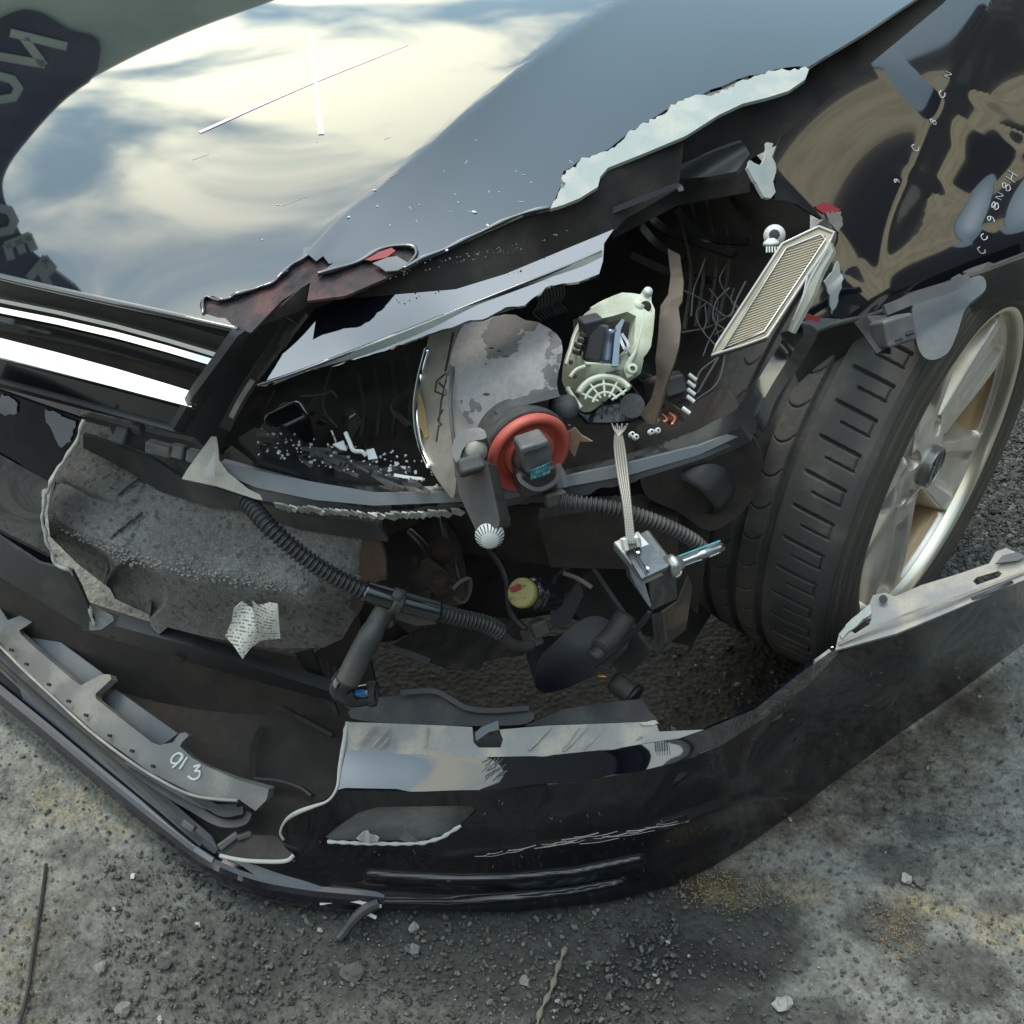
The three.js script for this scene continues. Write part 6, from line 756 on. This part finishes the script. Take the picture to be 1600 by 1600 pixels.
// ---------------------------------------------------------------- the bumper cover pulled off and resting on the ground
{
  const o = thing('bumper_cover', 'black front bumper cover torn loose and resting on the tarmac', 'bumper', V(0.0, 0, -0.25));
  // main skin: from the bevel down to the lower edge
  const C = [[525, 1235, .225], [640, 1237, .225], [780, 1235, .228], [900, 1222, .232], [1000, 1205, .238], [1070, 1188, .245], [1130, 1163, .255], [1200, 1118, .275], [1262, 1072, .300], [1310, 1020, .325], [1400, 988, .345], [1480, 955, .362], [1600, 904, .39], [1700, 862, .415]];
  const low = [[1700, 925, .06], [1600, 1006, .03], [1500, 1080, .02], [1400, 1150, .012], [1300, 1224, .006], [1250, 1262, .004], [1180, 1312, .004], [1110, 1356, .006], [1050, 1384, .008], [950, 1410, .010], [800, 1426, .012], [620, 1422, .014], [500, 1408, .018], [400, 1384, .026], [330, 1350, .034]];
  const mid = [[600, 1300, .165], [800, 1300, .168], [1000, 1270, .17], [1150, 1220, .18], [1300, 1120, .21], [1450, 1040, .25], [1600, 960, .24], [600, 1362, .085], [800, 1368, .085], [950, 1350, .085], [1100, 1300, .09], [1250, 1205, .095], [460, 1345, .09], [440, 1300, .125]];
  const D0 = field([...C, ...low, ...mid], 0.0015);
  const line = (x, y, pts, w, a) => { let b = 1e9; for (let i = 0; i < pts.length - 1; i++) { const [ax, ay] = pts[i], dx = pts[i + 1][0] - ax, dy = pts[i + 1][1] - ay, t = clamp(((x - ax) * dx + (y - ay) * dy) / (dx * dx + dy * dy)); b = Math.min(b, Math.hypot(x - ax - dx * t, y - ay - dy * t)); } return a * Math.exp(-b * b / (w * w)); };
  const D = (x, y) => D0(x, y) + line(x, y, [[578, 1369], [640, 1374], [720, 1377], [800, 1375], [900, 1366], [1000, 1345]], 7, -0.010) + line(x, y, [[560, 1412], [700, 1415], [800, 1408], [900, 1396], [975, 1380]], 7, -0.008) + line(x, y, [[1040, 1300], [1110, 1270], [1180, 1247], [1240, 1243], [1300, 1240]], 12, -0.010) + line(x, y, [[1040, 1335], [1130, 1296], [1220, 1268]], 14, 0.008) + line(x, y, [[700, 1340], [830, 1326], [940, 1318], [1070, 1284]], 8, -0.0025) + line(x, y, [[520, 1385], [700, 1394], [860, 1390], [960, 1376]], 8, 0.005);
  const hole = [[505, 1310], [530, 1290], [560, 1270], [590, 1261], [735, 1259], [745, 1266], [725, 1286], [698, 1306], [660, 1317], [590, 1318], [515, 1316]];
  const skin = part(o, 'skin', panel([...C.map((p) => p.slice(0, 2)), ...low.slice(0, -2).map((p) => p.slice(0, 2)), [430, 1393], [400, 1384], [330, 1350], [345, 1338], [400, 1350], [461, 1345], [456, 1334], [444, 1322], [438, 1304], [446, 1284], [470, 1268], [505, 1253], [520, 1240]], { D, step: 4.5, t: 0.004, holes: [hole], eps: 1 }), M.paintWorn, 'glossy black bumper skin with scuffs');
  const on = (x, y, l = 0.001) => { const p = PD(x, y, D(x, y)); return p.addScaledVector(TO_EYE(p), l); };
  part(skin, 'washer_recess', panel(hole.map(([x, y]) => [800 + (x - 800) * 1.0 + (x > 620 ? 6 : -6), y + (y > 1290 ? 5 : -6)]), { only: true, ctrl: [[505, 1310, .135], [735, 1259, .165], [660, 1317, .12]], t: 0.003, step: 10 }), M.greyLight, 'open recess of the missing headlight washer flap');
  part(skin, 'broken_recess_edge', sweep([[512, 1315], [560, 1317.5], [620, 1318.5], [662, 1317], [690, 1309], [720, 1290]].map(([x, y]) => on(x, y)), (s) => 0.0022 + 0.0005 * Math.sin(s * 400), { seg: 7, every: 0.003 }), M.tornEdge);
  part(skin, 'torn_paper', panel(tear([[556, 1310], [566, 1302], [574, 1298], [580, 1304], [592, 1309], [590, 1316], [570, 1316], [556, 1310]], 1.5, 5, 81).slice(0, -1), { D: (x, y) => D(x, y) - 0.003, t: 0.001, step: 6, add: (x, y) => 0.002 * Math.sin(x * 0.4) }), M.tornEdge);
  part(skin, 'torn_paper', panel(tear([[624, 1312], [636, 1298], [646, 1308], [654, 1314], [636, 1316], [624, 1312]], 1.5, 5, 82).slice(0, -1), { D: (x, y) => D(x, y) - 0.002, t: 0.001, step: 6 }), M.grey);
  part(skin, 'broken_white_edge', sweep(path3([[543, 1128, .265], [538, 1160, .255], [531, 1200, .238], [526, 1232, .226], [514, 1250, .215], [490, 1260, .20], [466, 1269, .185], [446, 1283, .155], [438, 1302, .13], [443, 1312, .12]].map((p) => { const q = P(p[0], p[1], p[2]); return q.addScaledVector(TO_EYE(q), 0.001); }), 6), (s) => 0.0022 + 0.0007 * Math.sin(s * 55), { seg: 8, every: 0.004 }), M.tornEdge, 'pale broken edge of the bumper skin');
  const r = rng(303), sc = []; const scratch = (x, y, L, a, w) => sc.push(sweep(path3([0, 0.5, 1].map((t) => on(x + L * t * Math.cos(a), y + L * t * Math.sin(a) + 2 * Math.sin(t * 3), 0.0004)), 4), w, { seg: 5 }));
  for (let i = 0; i < 46; i++) scratch(760 + 270 * r(), 1330 - 0.10 * 0 + (r() - 0.5) * 14 - 0.16 * (i * 5.5), 14 + 60 * r(), -0.22 + 0.1 * (r() - 0.5), 0.0003 + 0.0003 * r());
  sc.length = 0;
  for (let i = 0; i < 22; i++) { const t = r(), x = 740 + 290 * t, y = 1340 - 44 * t - 8 * t * t + (r() - 0.5) * (6 + 8 * Math.sin(t * 3.1)); scratch(x, y, 16 + 60 * r(), -0.17 + 0.06 * (r() - 0.5), 0.00035 + 0.0004 * r()); }
  for (let i = 0; i < 22; i++) scratch(540 + 560 * r(), 1245 + 150 * r(), 2 + 5 * r(), r() * 6, 0.00022); for (let i = 0; i < 26; i++) scratch(1090 + 420 * r(), 1250 - 230 * r(), 2 + 6 * r(), r() * 6, 0.00025);
  part(skin, 'scratches', join(...sc), M.flange).userData.kind = 'stuff';
  // bevel below the ledge
  const B = [[537, 1170, .25], [640, 1178, .25], [750, 1183, .253], [850, 1181, .256], [960, 1170, .262], [1060, 1154, .27], [1100, 1141, .276], [1180, 1108, .295], [1245, 1056, .322], [1305, 1013, .338]];
  part(o, 'bevel', panel([...B.map((p) => p.slice(0, 2)), ...C.slice(0, 10).reverse().map((p) => p.slice(0, 2))], { only: true, ctrl: [...B, ...C.slice(0, 10)], step: 8, t: 0.004, stiff: 0.00001 }), M.paint, 'bevelled upper edge of the bumper');
  part(o, 'bevel_scratches', join(...Array.from({ length: 26 }, (_, i) => { const x = 752 + 26 * r(), y = 1198 + 30 * r() + (i % 2 ? 0 : -8), q = (xx, yy) => { const p = P(xx, yy, .252 - (yy - 1183) * 0.0005 + 0.006); return p; }; return sweep([q(x, y), q(x + 6 + 10 * r(), y - 6 - 8 * r())], 0.0004, { seg: 5 }); }), ...Array.from({ length: 6 }, (_, i) => sweep([P(1025 + i * 4, 1160, .272), P(1027 + i * 4, 1180, .258)], 0.0005, { seg: 5 }))), M.greyBlue).userData.kind = 'stuff';
  // ledge with cast ribs
  const A = [[541, 1128, .268], [640, 1133, .268], [760, 1136, .270], [850, 1134, .272], [960, 1130, .275], [1026, 1128, .278]];
  const led = part(o, 'ledge', panel([[541, 1128], [600, 1130], [700, 1134], [738, 1136], [740, 1160], [748, 1168], [782, 1168], [786, 1155], [780, 1140], [850, 1134], [960, 1130], [1024, 1127], [1030, 1143], [1100, 1140], [1060, 1154], [960, 1171], [850, 1182], [750, 1184], [640, 1179], [536, 1171], [536, 1140]], { only: true, ctrl: [...A, ...B.slice(0, 7)], step: 8, t: 0.004 }), M.flange, 'dusty mounting ledge along the bumper top');
  const rib = (x, y, x2, y2) => part(led, 'rib', bar([P(x, y, .269), P(x2, y2, .259)], 0.0022, 0.004), M.flange);
  for (const [x, y, x2, y2] of [[585, 1136, 558, 1164], [608, 1138, 582, 1166], [610, 1150, 596, 1166], [668, 1138, 664, 1168], [860, 1138, 826, 1172], [905, 1138, 880, 1170], [918, 1138, 880, 1174], [946, 1138, 910, 1172], [1004, 1150, 984, 1164]]) rib(x, y, x2, y2);
  part(led, 'notch_tab', panel([[742, 1146], [752, 1136], [778, 1126], [780, 1140], [764, 1144], [744, 1158]], { only: true, ctrl: [[742, 1146, .274], [778, 1126, .284], [744, 1158, .268]], t: 0.003, step: 6 }), M.greyBlue);
  part(led, 'notch_floor', panel([[736, 1150], [790, 1146], [790, 1172], [740, 1172]], { only: true, ctrl: [[736, 1150, .235], [790, 1146, .235], [740, 1172, .23]], t: 0.003 }), M.black);
  part(led, 'chewed_end', panel(tear([[1000, 1130], [1024, 1125], [1029, 1130], [1020, 1134], [1004, 1133], [1000, 1130]], 1.5, 5, 83).slice(0, -1), { only: true, ctrl: [[1000, 1130, .279], [1024, 1125, .28], [1020, 1134, .277]], t: 0.002 }), M.tornEdge);
  // inner returns behind the ledge
  part(o, 'inner_return', panel([[820, 1134], [880, 1108], [960, 1096], [1004, 1092], [1014, 1110], [1030, 1126], [960, 1130]], { only: true, ctrl: [[820, 1134, .25], [1004, 1092, .26], [960, 1130, .255]], t: 0.004, step: 10 }), M.greyDark);
  part(o, 'inner_return', panel(curve([[548, 1122], [560, 1096], [590, 1090], [660, 1084], [690, 1092], [720, 1108], [760, 1114], [828, 1110], [826, 1130], [760, 1134], [640, 1132]], 3), { only: true, ctrl: [[548, 1122, .235], [660, 1084, .25], [828, 1110, .245], [640, 1132, .235]], t: 0.02, step: 9 }), M.greyDark);
  part(o, 'inner_return', bar([[626, 1082, .26], [680, 1080, .262], [704, 1092, .258], [730, 1106, .252], [770, 1110, .25], [826, 1106, .25]].map((p) => P(...p)), 0.006, 0.003), M.blackClean);
  // flange towards the wheel arch
  const fl = part(o, 'arch_flange', panel([[1305, 1016], [1311, 990], [1330, 968], [1358, 944], [1364, 930], [1384, 926], [1398, 932], [1440, 914], [1500, 896], [1546, 880], [1556, 862], [1572, 856], [1600, 868], [1700, 836], [1700, 864], [1600, 906], [1480, 957], [1400, 990]], { only: true, ctrl: [[1305, 1016, .338], [1330, 968, .352], [1384, 926, .365], [1546, 880, .40], [1700, 836, .43], [1600, 906, .395], [1400, 990, .35]], t: 0.005, step: 9, holes: [[[1520, 908], [1526, 902], [1560, 892], [1566, 896], [1560, 902], [1526, 914]], [[1330, 986], [1352, 968], [1362, 966], [1358, 976], [1336, 990]]] }), M.flange, 'dusty grey flange towards the wheel arch');
  part(fl, 'screw_hole', turned([[0, 0.0006], [0.005, 0.0006], [0.005, 0]].reverse(), P(1380, 936, .367), V(0, 0.8, 0.6), 16), M.greyDark);
  part(fl, 'chewed_paint', panel(tear([[1312, 992], [1326, 972], [1344, 956], [1360, 944], [1362, 958], [1344, 972], [1330, 984], [1316, 998], [1312, 992]], 1.5, 6, 84).slice(0, -1), { only: true, ctrl: [[1312, 992, .346], [1360, 944, .362], [1330, 984, .35]], t: 0.0015, step: 6 }), M.primer);
  part(fl, 'moulded_step', bar([[1310, 1006, .343], [1400, 966, .362], [1500, 932, .38], [1600, 894, .40], [1690, 860, .42]].map((p) => P(...p)), 0.003, 0.002), M.flange);
  part(fl, 'upper_tab', panel([[1556, 880], [1566, 868], [1590, 862], [1604, 870], [1590, 876]], { only: true, ctrl: [[1556, 880, .406], [1604, 870, .412], [1590, 862, .412]], t: 0.002, step: 8 }), M.grey);
  // lower lip running off to the left
  const lip = path3([[-110, 990, .055], [-20, 1068, .05], [80, 1150, .045], [190, 1242, .042], [270, 1306, .04], [330, 1350, .038], [400, 1380, .034], [480, 1396, .030], [560, 1404, .026], [600, 1408, .022]].map((p) => P(...p)), 10);
  part(o, 'lower_lip', sweep(lip, 1, { profile: Array.from({ length: 16 }, (_, i) => { const a = i / 16 * 6.283; return [0.012 * Math.cos(a), 0.021 * Math.sin(a)]; }), face: V(0, 0.97, -0.22) }), phys({ color: rgb(0.006, 0.005, 0.012), roughness: 0.22, clearcoat: 1, clearcoatRoughness: 0.05 }), 'dark glossy lower lip of the bumper');
  part(o, 'lip_shelf', panel([[-110, 950], [-20, 1024], [100, 1112], [220, 1210], [330, 1306], [345, 1338], [400, 1352], [470, 1366], [560, 1374], [560, 1394], [470, 1388], [400, 1370], [330, 1340], [270, 1296], [190, 1232], [80, 1140], [-20, 1056], [-110, 980]], { only: true, ctrl: [[-110, 950, .075], [100, 1112, .07], [330, 1306, .065], [470, 1366, .062], [560, 1394, .035], [330, 1340, .05], [80, 1140, .055], [-110, 980, .062]], t: 0.004, step: 9 }), M.greyBlue, 'satin grey shelf inside the lower lip');
  const strip = (pts, w, mat) => part(o, 'rubber_strip', bar(pts.map((p) => P(...p)), w, 0.005), mat);
  strip([[-40, 986, .10], [60, 1076, .098], [150, 1152, .097], [230, 1218, .096], [300, 1262, .096], [350, 1288, .095], [385, 1284, .10], [392, 1270, .106]], 0.010, M.greyDark);
  strip([[-40, 970, .112], [60, 1058, .11], [150, 1132, .11], [240, 1200, .11], [310, 1246, .11], [352, 1272, .108], [382, 1268, .112]], 0.010, M.black);
  strip([[-40, 1000, .09], [80, 1106, .088], [180, 1190, .085], [250, 1252, .08], [300, 1300, .075], [340, 1332, .068]], 0.007, M.black);
  strip([[-40, 1008, .084], [80, 1118, .08], [180, 1202, .078], [260, 1274, .072], [316, 1322, .066]], 0.004, M.greyDark);
  strip([[200, 1190, .108], [280, 1238, .106], [330, 1262, .104], [372, 1262, .106]], 0.008, M.greyDark);
  // inner corner plate
  const cp = part(o, 'corner_plate', panel([[340, 1338], [352, 1318], [386, 1304], [430, 1306], [448, 1322], [458, 1334], [461, 1346], [400, 1348]], { only: true, ctrl: [[340, 1338, .085], [386, 1304, .10], [461, 1346, .098]], t: 0.003, step: 10 }), M.brownBlack);
  part(cp, 'broken_white_edge', sweep(path3([[344, 1337, .088], [372, 1343, .09], [410, 1346, .094], [450, 1344, .10], [459, 1336, .103]].map((p) => P(...p)), 6), 0.0026, { seg: 8 }), M.tornEdge);
  part(cp, 'clip', block(P(345, 1330, .094), P(375, 1308, .102), P(338, 1322, .10), 0.006, 0.002), M.grey); part(cp, 'clip', block(P(282, 1290, .10), P(300, 1302, .098), P(278, 1276, .108), 0.008, 0.002), M.grey); part(cp, 'clip', block(P(300, 1330, .082), P(330, 1350, .078), P(306, 1322, .086), 0.006, 0.002), M.greyBlue);
  part(cp, 'clip', block(P(372, 1316, .10), P(396, 1308, .10), P(370, 1306, .106), 0.01, 0.003), M.greyDark);
  // dark inner tray behind the lip
  part(o, 'inner_tray', panel([[-90, 930], [140, 980], [420, 1080], [545, 1128], [520, 1244], [440, 1290], [440, 1330], [340, 1330], [-90, 1000]], { only: true, ctrl: [[-90, 930, .10], [545, 1128, .12], [440, 1330, .06], [-90, 1000, .07]], t: 0.004, step: 24 }), std({ map: dusty([0.016, 0.013, 0.011], [0.05, 0.04, 0.032], 0.6, 581), roughness: 0.8 }));
  part(o, 'tray_seam', bar([[300, 1030, .125], [420, 1096, .122], [520, 1150, .12]].map((p) => P(...p)), 0.005, 0.003), M.dark); part(o, 'tray_arc', bar([[410, 1136, .112], [398, 1160, .108], [394, 1190, .104], [396, 1226, .098]].map((p) => P(...p)), 0.007, 0.002), M.dark);
  part(o, 'tray_arc', bar([[400, 1216, .106], [440, 1220, .106], [476, 1232, .106], [492, 1244, .104]].map((p) => P(...p)), 0.003, 0.012), M.greyDark);
  // torn tail of plastic below
  const t0 = part(o, 'torn_tail', sweep(path3([[590, 1412, .03], [572, 1420, .03], [552, 1438, .022], [540, 1454, .012], [528, 1468, .008]].map((p) => P(...p)), 8), (s, t) => 0.0075 - 0.002 * s / t, { seg: 8, flat: true, every: 0.006 }), M.greyDark);
  part(t0, 'peeling', join(bar([[500, 1412, .03], [540, 1406, .034], [572, 1412, .034], [596, 1416, .03]].map((p) => P(...p)), 0.004, 0.001), bar([[545, 1438, .02], [572, 1428, .024], [588, 1434, .02]].map((p) => P(...p)), 0.004, 0.001)), M.tornEdge);
}
// lower grille moulding lying behind the lip, with a number in paint pen
{
  const o = thing('lower_grille', 'long grey lower grille moulding with a white handwritten number, behind the bumper lip', 'grille', P(150, 1120, 0));
  const C = [[0, 985, .155], [58, 958, .17], [174, 1058, .165], [295, 1148, .16], [420, 1234, .155], [399, 1268, .125], [300, 1240, .122], [150, 1146, .125], [0, 1008, .13], [-80, 900, .16]];
  const bd = part(o, 'moulding', panel([[-80, 880], [0, 950], [12, 969], [42, 958], [54, 956], [59, 964], [50, 972], [30, 985], [33, 992], [48, 1006], [111, 1060], [126, 1071], [150, 1058], [160, 1053], [172, 1054], [174, 1061], [162, 1072], [149, 1084], [150, 1092], [237, 1160], [249, 1164], [270, 1160], [280, 1146], [290, 1144], [295, 1149], [284, 1160], [281, 1166], [300, 1184], [324, 1198], [370, 1218], [420, 1233], [416, 1250], [399, 1267], [375, 1250], [330, 1246], [300, 1239], [234, 1206], [150, 1146], [90, 1092], [36, 1044], [0, 1006], [-80, 934]], { only: true, ctrl: C, step: 7, t: 0.012 }), M.greyLight, 'grey moulding with notches and tabs');
  part(o, 'end_block', block(P(398, 1270, .12), P(420, 1252, .13), P(396, 1240, .14), 0.02, 0.004), M.grey);
  for (const q of [[[44, 1002], [68, 984], [160, 1052], [126, 1074], [112, 1064]], [[158, 1094], [180, 1077], [278, 1146], [252, 1166], [236, 1162]], [[-60, 900], [0, 927], [44, 957], [12, 970]]]) part(o, 'recess_panel', panel(q, { only: true, ctrl: [[44, 1002, .125], [278, 1146, .135], [160, 1052, .14], [158, 1094, .12]], t: 0.003, step: 10 }), M.greyBlue);
  part(o, 'lower_rim', bar([[-60, 955, .14], [0, 1010, .132], [36, 1046, .13], [90, 1096, .129], [150, 1150, .128], [234, 1210, .126], [300, 1243, .126], [340, 1250, .128], [372, 1252, .13]].map((p) => P(...p)), 0.003, 0.004), M.flange);
  for (const [x, y] of [[16, 1014], [40, 1036], [75, 1068], [106, 1094], [133, 1116], [205, 1172], [238, 1196], [170, 1148]]) part(o, 'clip_hole', block(P(x - 3, y + 3, .135), P(x + 3, y + 5, .135), P(x - 2, y - 1, .138), 0.003, 0.0005), M.dark);
  const f = field(C), onp = (x, y) => { const p = PD(x, y, f(x, y)); return p.addScaledVector(TO_EYE(p), 0.0012); };
  const stroke = (q) => part(o, 'pen_and_reflection_mark', sweep(path3(q.map(([x, y]) => onp(x, y)), 6), 0.0016, { seg: 6 }), M.mark);
  stroke([[286, 1180], [279, 1177], [270, 1183], [268, 1191], [276, 1193], [285, 1184], [286, 1180], [280, 1190], [270, 1200]]); stroke([[293, 1183], [281, 1202]]); stroke([[303, 1198], [313, 1196], [305, 1205], [312, 1205], [311, 1214], [302, 1218], [294, 1213]]);
}

// ---------------------------------------------------------------- a workshop seen mirrored, and unseen buildings and lorry added for reflection and shade
{
  // a workshop front with a dark lettered fascia, ahead and to the left; its gable end is mirrored in the bonnet
  const at = V(-4.6, 0, -7.2), nrm = V(0.54, 0, 0.84).normalize(), along = V(0.84, 0, -0.54).normalize();
  const mirrored = (x, y) => { const e = 2, q = (a, b) => PD(a, b, hoodD(a, b)), p = q(x, y), n = q(x + e, y).sub(q(x - e, y)).cross(q(x, y - e).sub(q(x, y + e))).normalize(), d = p.clone().sub(camera.position).normalize(), r = d.addScaledVector(n, -2 * d.dot(n)), t = at.clone().sub(p).dot(nrm) / r.dot(nrm), w = p.addScaledVector(r, t).sub(at); return new THREE.Vector2(w.dot(along), w.y); };
  const rim = curve([[430, 0], [300, 48], [190, 98], [104, 150], [34, 225], [6, 268], [2, 300], [18, 340], [52, 395], [130, 458]], 5, false);
  const edge = rim.map(([x, y]) => mirrored(x, y));
  const shop = thing('workshop', 'grey green workshop gable with a dark lettered fascia, mirrored in the bonnet', 'building', at.clone());
  const solid = (pts, t, lift) => { const g = new THREE.ExtrudeGeometry(new THREE.Shape(pts), { depth: t, bevelEnabled: false }); g.applyMatrix4(new THREE.Matrix4().makeBasis(along, V(0, 1, 0), nrm).setPosition(at.clone().addScaledVector(nrm, lift))); return g; };
  const wallM = std({ map: dusty([0.36, 0.41, 0.33], [0.26, 0.30, 0.25], 0.6, 601, 2.5), roughness: 0.8 });
  part(shop, 'wall', solid([new THREE.Vector2(3.6, 0), new THREE.Vector2(3.6, 2.9), ...edge, new THREE.Vector2(-0.6, 9.2), new THREE.Vector2(-6, 9.2), new THREE.Vector2(-6, 0)], 0.3, -0.3), wallM);
  part(shop, 'side_wall', block(at.clone().addScaledVector(along, -6).addScaledVector(nrm, -0.31), at.clone().addScaledVector(along, -6).addScaledVector(nrm, -6), at.clone().addScaledVector(along, -6).addScaledVector(nrm, -0.31).setY(9.0), 0.3, 0.01), wallM);
  const inner = curve([[150, 108], [152, 62], [110, 48], [66, 22], [26, 18], [-20, 46], [-70, 120]], 4, false);
  const fascia = part(shop, 'fascia', solid([...rim.filter(([x, y]) => y > 118).map(([x, y]) => mirrored(x + 1, y)), ...[[130, 470], [-70, 440], ...inner.slice().reverse()].map(([x, y]) => mirrored(x, y))], 0.04, 0.002), std({ map: dusty([0.035, 0.036, 0.04], [0.09, 0.09, 0.088], 0.6, 611, 2.5), roughness: 0.6 }));
  const letter = (lines) => part(fascia, 'letter', join(lines.flatMap((l) => l.slice(1).map((b, i) => { const a = l[i], L = Math.hypot(b[0] - a[0], b[1] - a[1]), nx = -(b[1] - a[1]) / L * 6.5, ny = (b[0] - a[0]) / L * 6.5, ex = (b[0] - a[0]) / L * 3, ey = (b[1] - a[1]) / L * 3; return solid([[a[0] + nx - ex, a[1] + ny - ey], [b[0] + nx + ex, b[1] + ny + ey], [b[0] - nx + ex, b[1] - ny + ey], [a[0] - nx - ex, a[1] - ny - ey]].map(([x, y]) => mirrored(x, y)), 0.02, 0.046 + i * 0.001); }))), wallM);
  letter([[[16, 50], [98, 70]], [[36, 60], [64, 98]], [[64, 98], [-4, 86]]]); letter([[[-6, 116], [16, 122], [26, 136], [18, 150], [-6, 154]]]); letter([[[-4, 322], [12, 326], [20, 342], [14, 356], [-4, 360]]]);
  letter([[[8, 380], [42, 367]], [[8, 380], [14, 400]], [[26, 374], [32, 390]], [[42, 367], [50, 386]]].map((l) => l)); letter([[[44, 430], [68, 402]], [[68, 402], [80, 416], [70, 424], [58, 414]], [[62, 420], [72, 440]]]);
}
{
  // unseen buildings added to the right to shape the fender reflections
  const w = thing('added_warehouse', 'tall dark olive warehouse right of the car, unseen, put there to darken the fender reflection', 'building', V(14, 0, -8));
  part(w, 'wall', block(V(13.8, 0, -2.64), V(14.2, 0, -18), V(13.8, 13, -2.64), 0.3, 0.01), std({ map: dusty([0.045, 0.048, 0.05], [0.10, 0.10, 0.095], 0.9, 621, 5), roughness: 0.85 }));
  part(w, 'coping', block(V(13.75, 13, -2.64), V(14.15, 13, -18), V(13.75, 13.15, -2.64), 0.5, 0.01), M.flange);
  const c = thing('added_cream_store', 'narrow cream rendered store building at the right, unseen, added for a pale band in the fender reflection', 'building', V(13.6, 0, 0));  // unseen, added for the cream band in the fender reflection
  part(c, 'wall', block(V(13.2, 0, -0.7), V(13.6, 0, -2.6), V(13.2, 12, -0.7), 0.3, 0.01), std({ map: dusty([0.80, 0.71, 0.52], [0.50, 0.42, 0.29], 1.0, 625, 5), roughness: 0.85 }));
  part(c, 'coping', block(V(13.15, 12, -0.7), V(13.55, 12, -2.6), V(13.15, 12.15, -0.7), 0.5, 0.01), M.greyDark);
  part(c, 'plinth', block(V(13.16, 0, -0.7), V(13.56, 0, -2.6), V(13.16, 1.1, -0.7), 0.06, 0.01), M.greyDark);
  const d = thing('added_timber_shed', 'tall dark timber shed next to the cream store, unseen, added to darken the fender reflection', 'building', V(13, 0, 8));  // unseen dark wall added to blacken the right of the fender reflection
  part(d, 'wall', block(V(12.4, 0, 14), V(13.1, 0, -0.66), V(12.4, 10, 14), 0.3, 0.01), std({ map: dusty([0.03, 0.031, 0.037], [0.05, 0.05, 0.053], 0.7, 627, 2), roughness: 0.8 }));
  part(d, 'coping', block(V(12.35, 10, 14), V(13.05, 10, -0.66), V(12.35, 10.12, 14), 0.5, 0.01), M.greyDark);
}


{
  // unseen lorry-shaped box added behind the camera to keep low sky off the car
  const t = thing('sky_blocker', 'dark grey lorry shaped box added unseen behind the camera to block low sky', 'lorry', V(0.5, 0, 2.6));
  part(t, 'side', block(V(-4.5, 0.9, 2.4), V(5.5, 0.9, 2.4), V(-4.5, 2.7, 2.4), 2.3, 0.03), std({ map: dusty([0.045, 0.046, 0.045], [0.08, 0.078, 0.07], 0.5, 641, 1.5), roughness: 0.6 }));
  part(t, 'chassis', block(V(-4.4, 0.55, 2.7), V(5.4, 0.55, 2.7), V(-4.4, 0.9, 2.7), 1.6, 0.02), M.black);
  for (const x of [-3.6, -2.4, 4.2]) part(t, 'wheel', turned([[0.02, 0], [0.46, 0], [0.5, 0.05], [0.5, 0.22], [0.46, 0.26], [0.02, 0.26]], V(x, 0.5, 2.5), V(0, 0, 1), 36), M.dark);
}

renderer.render(scene, camera);
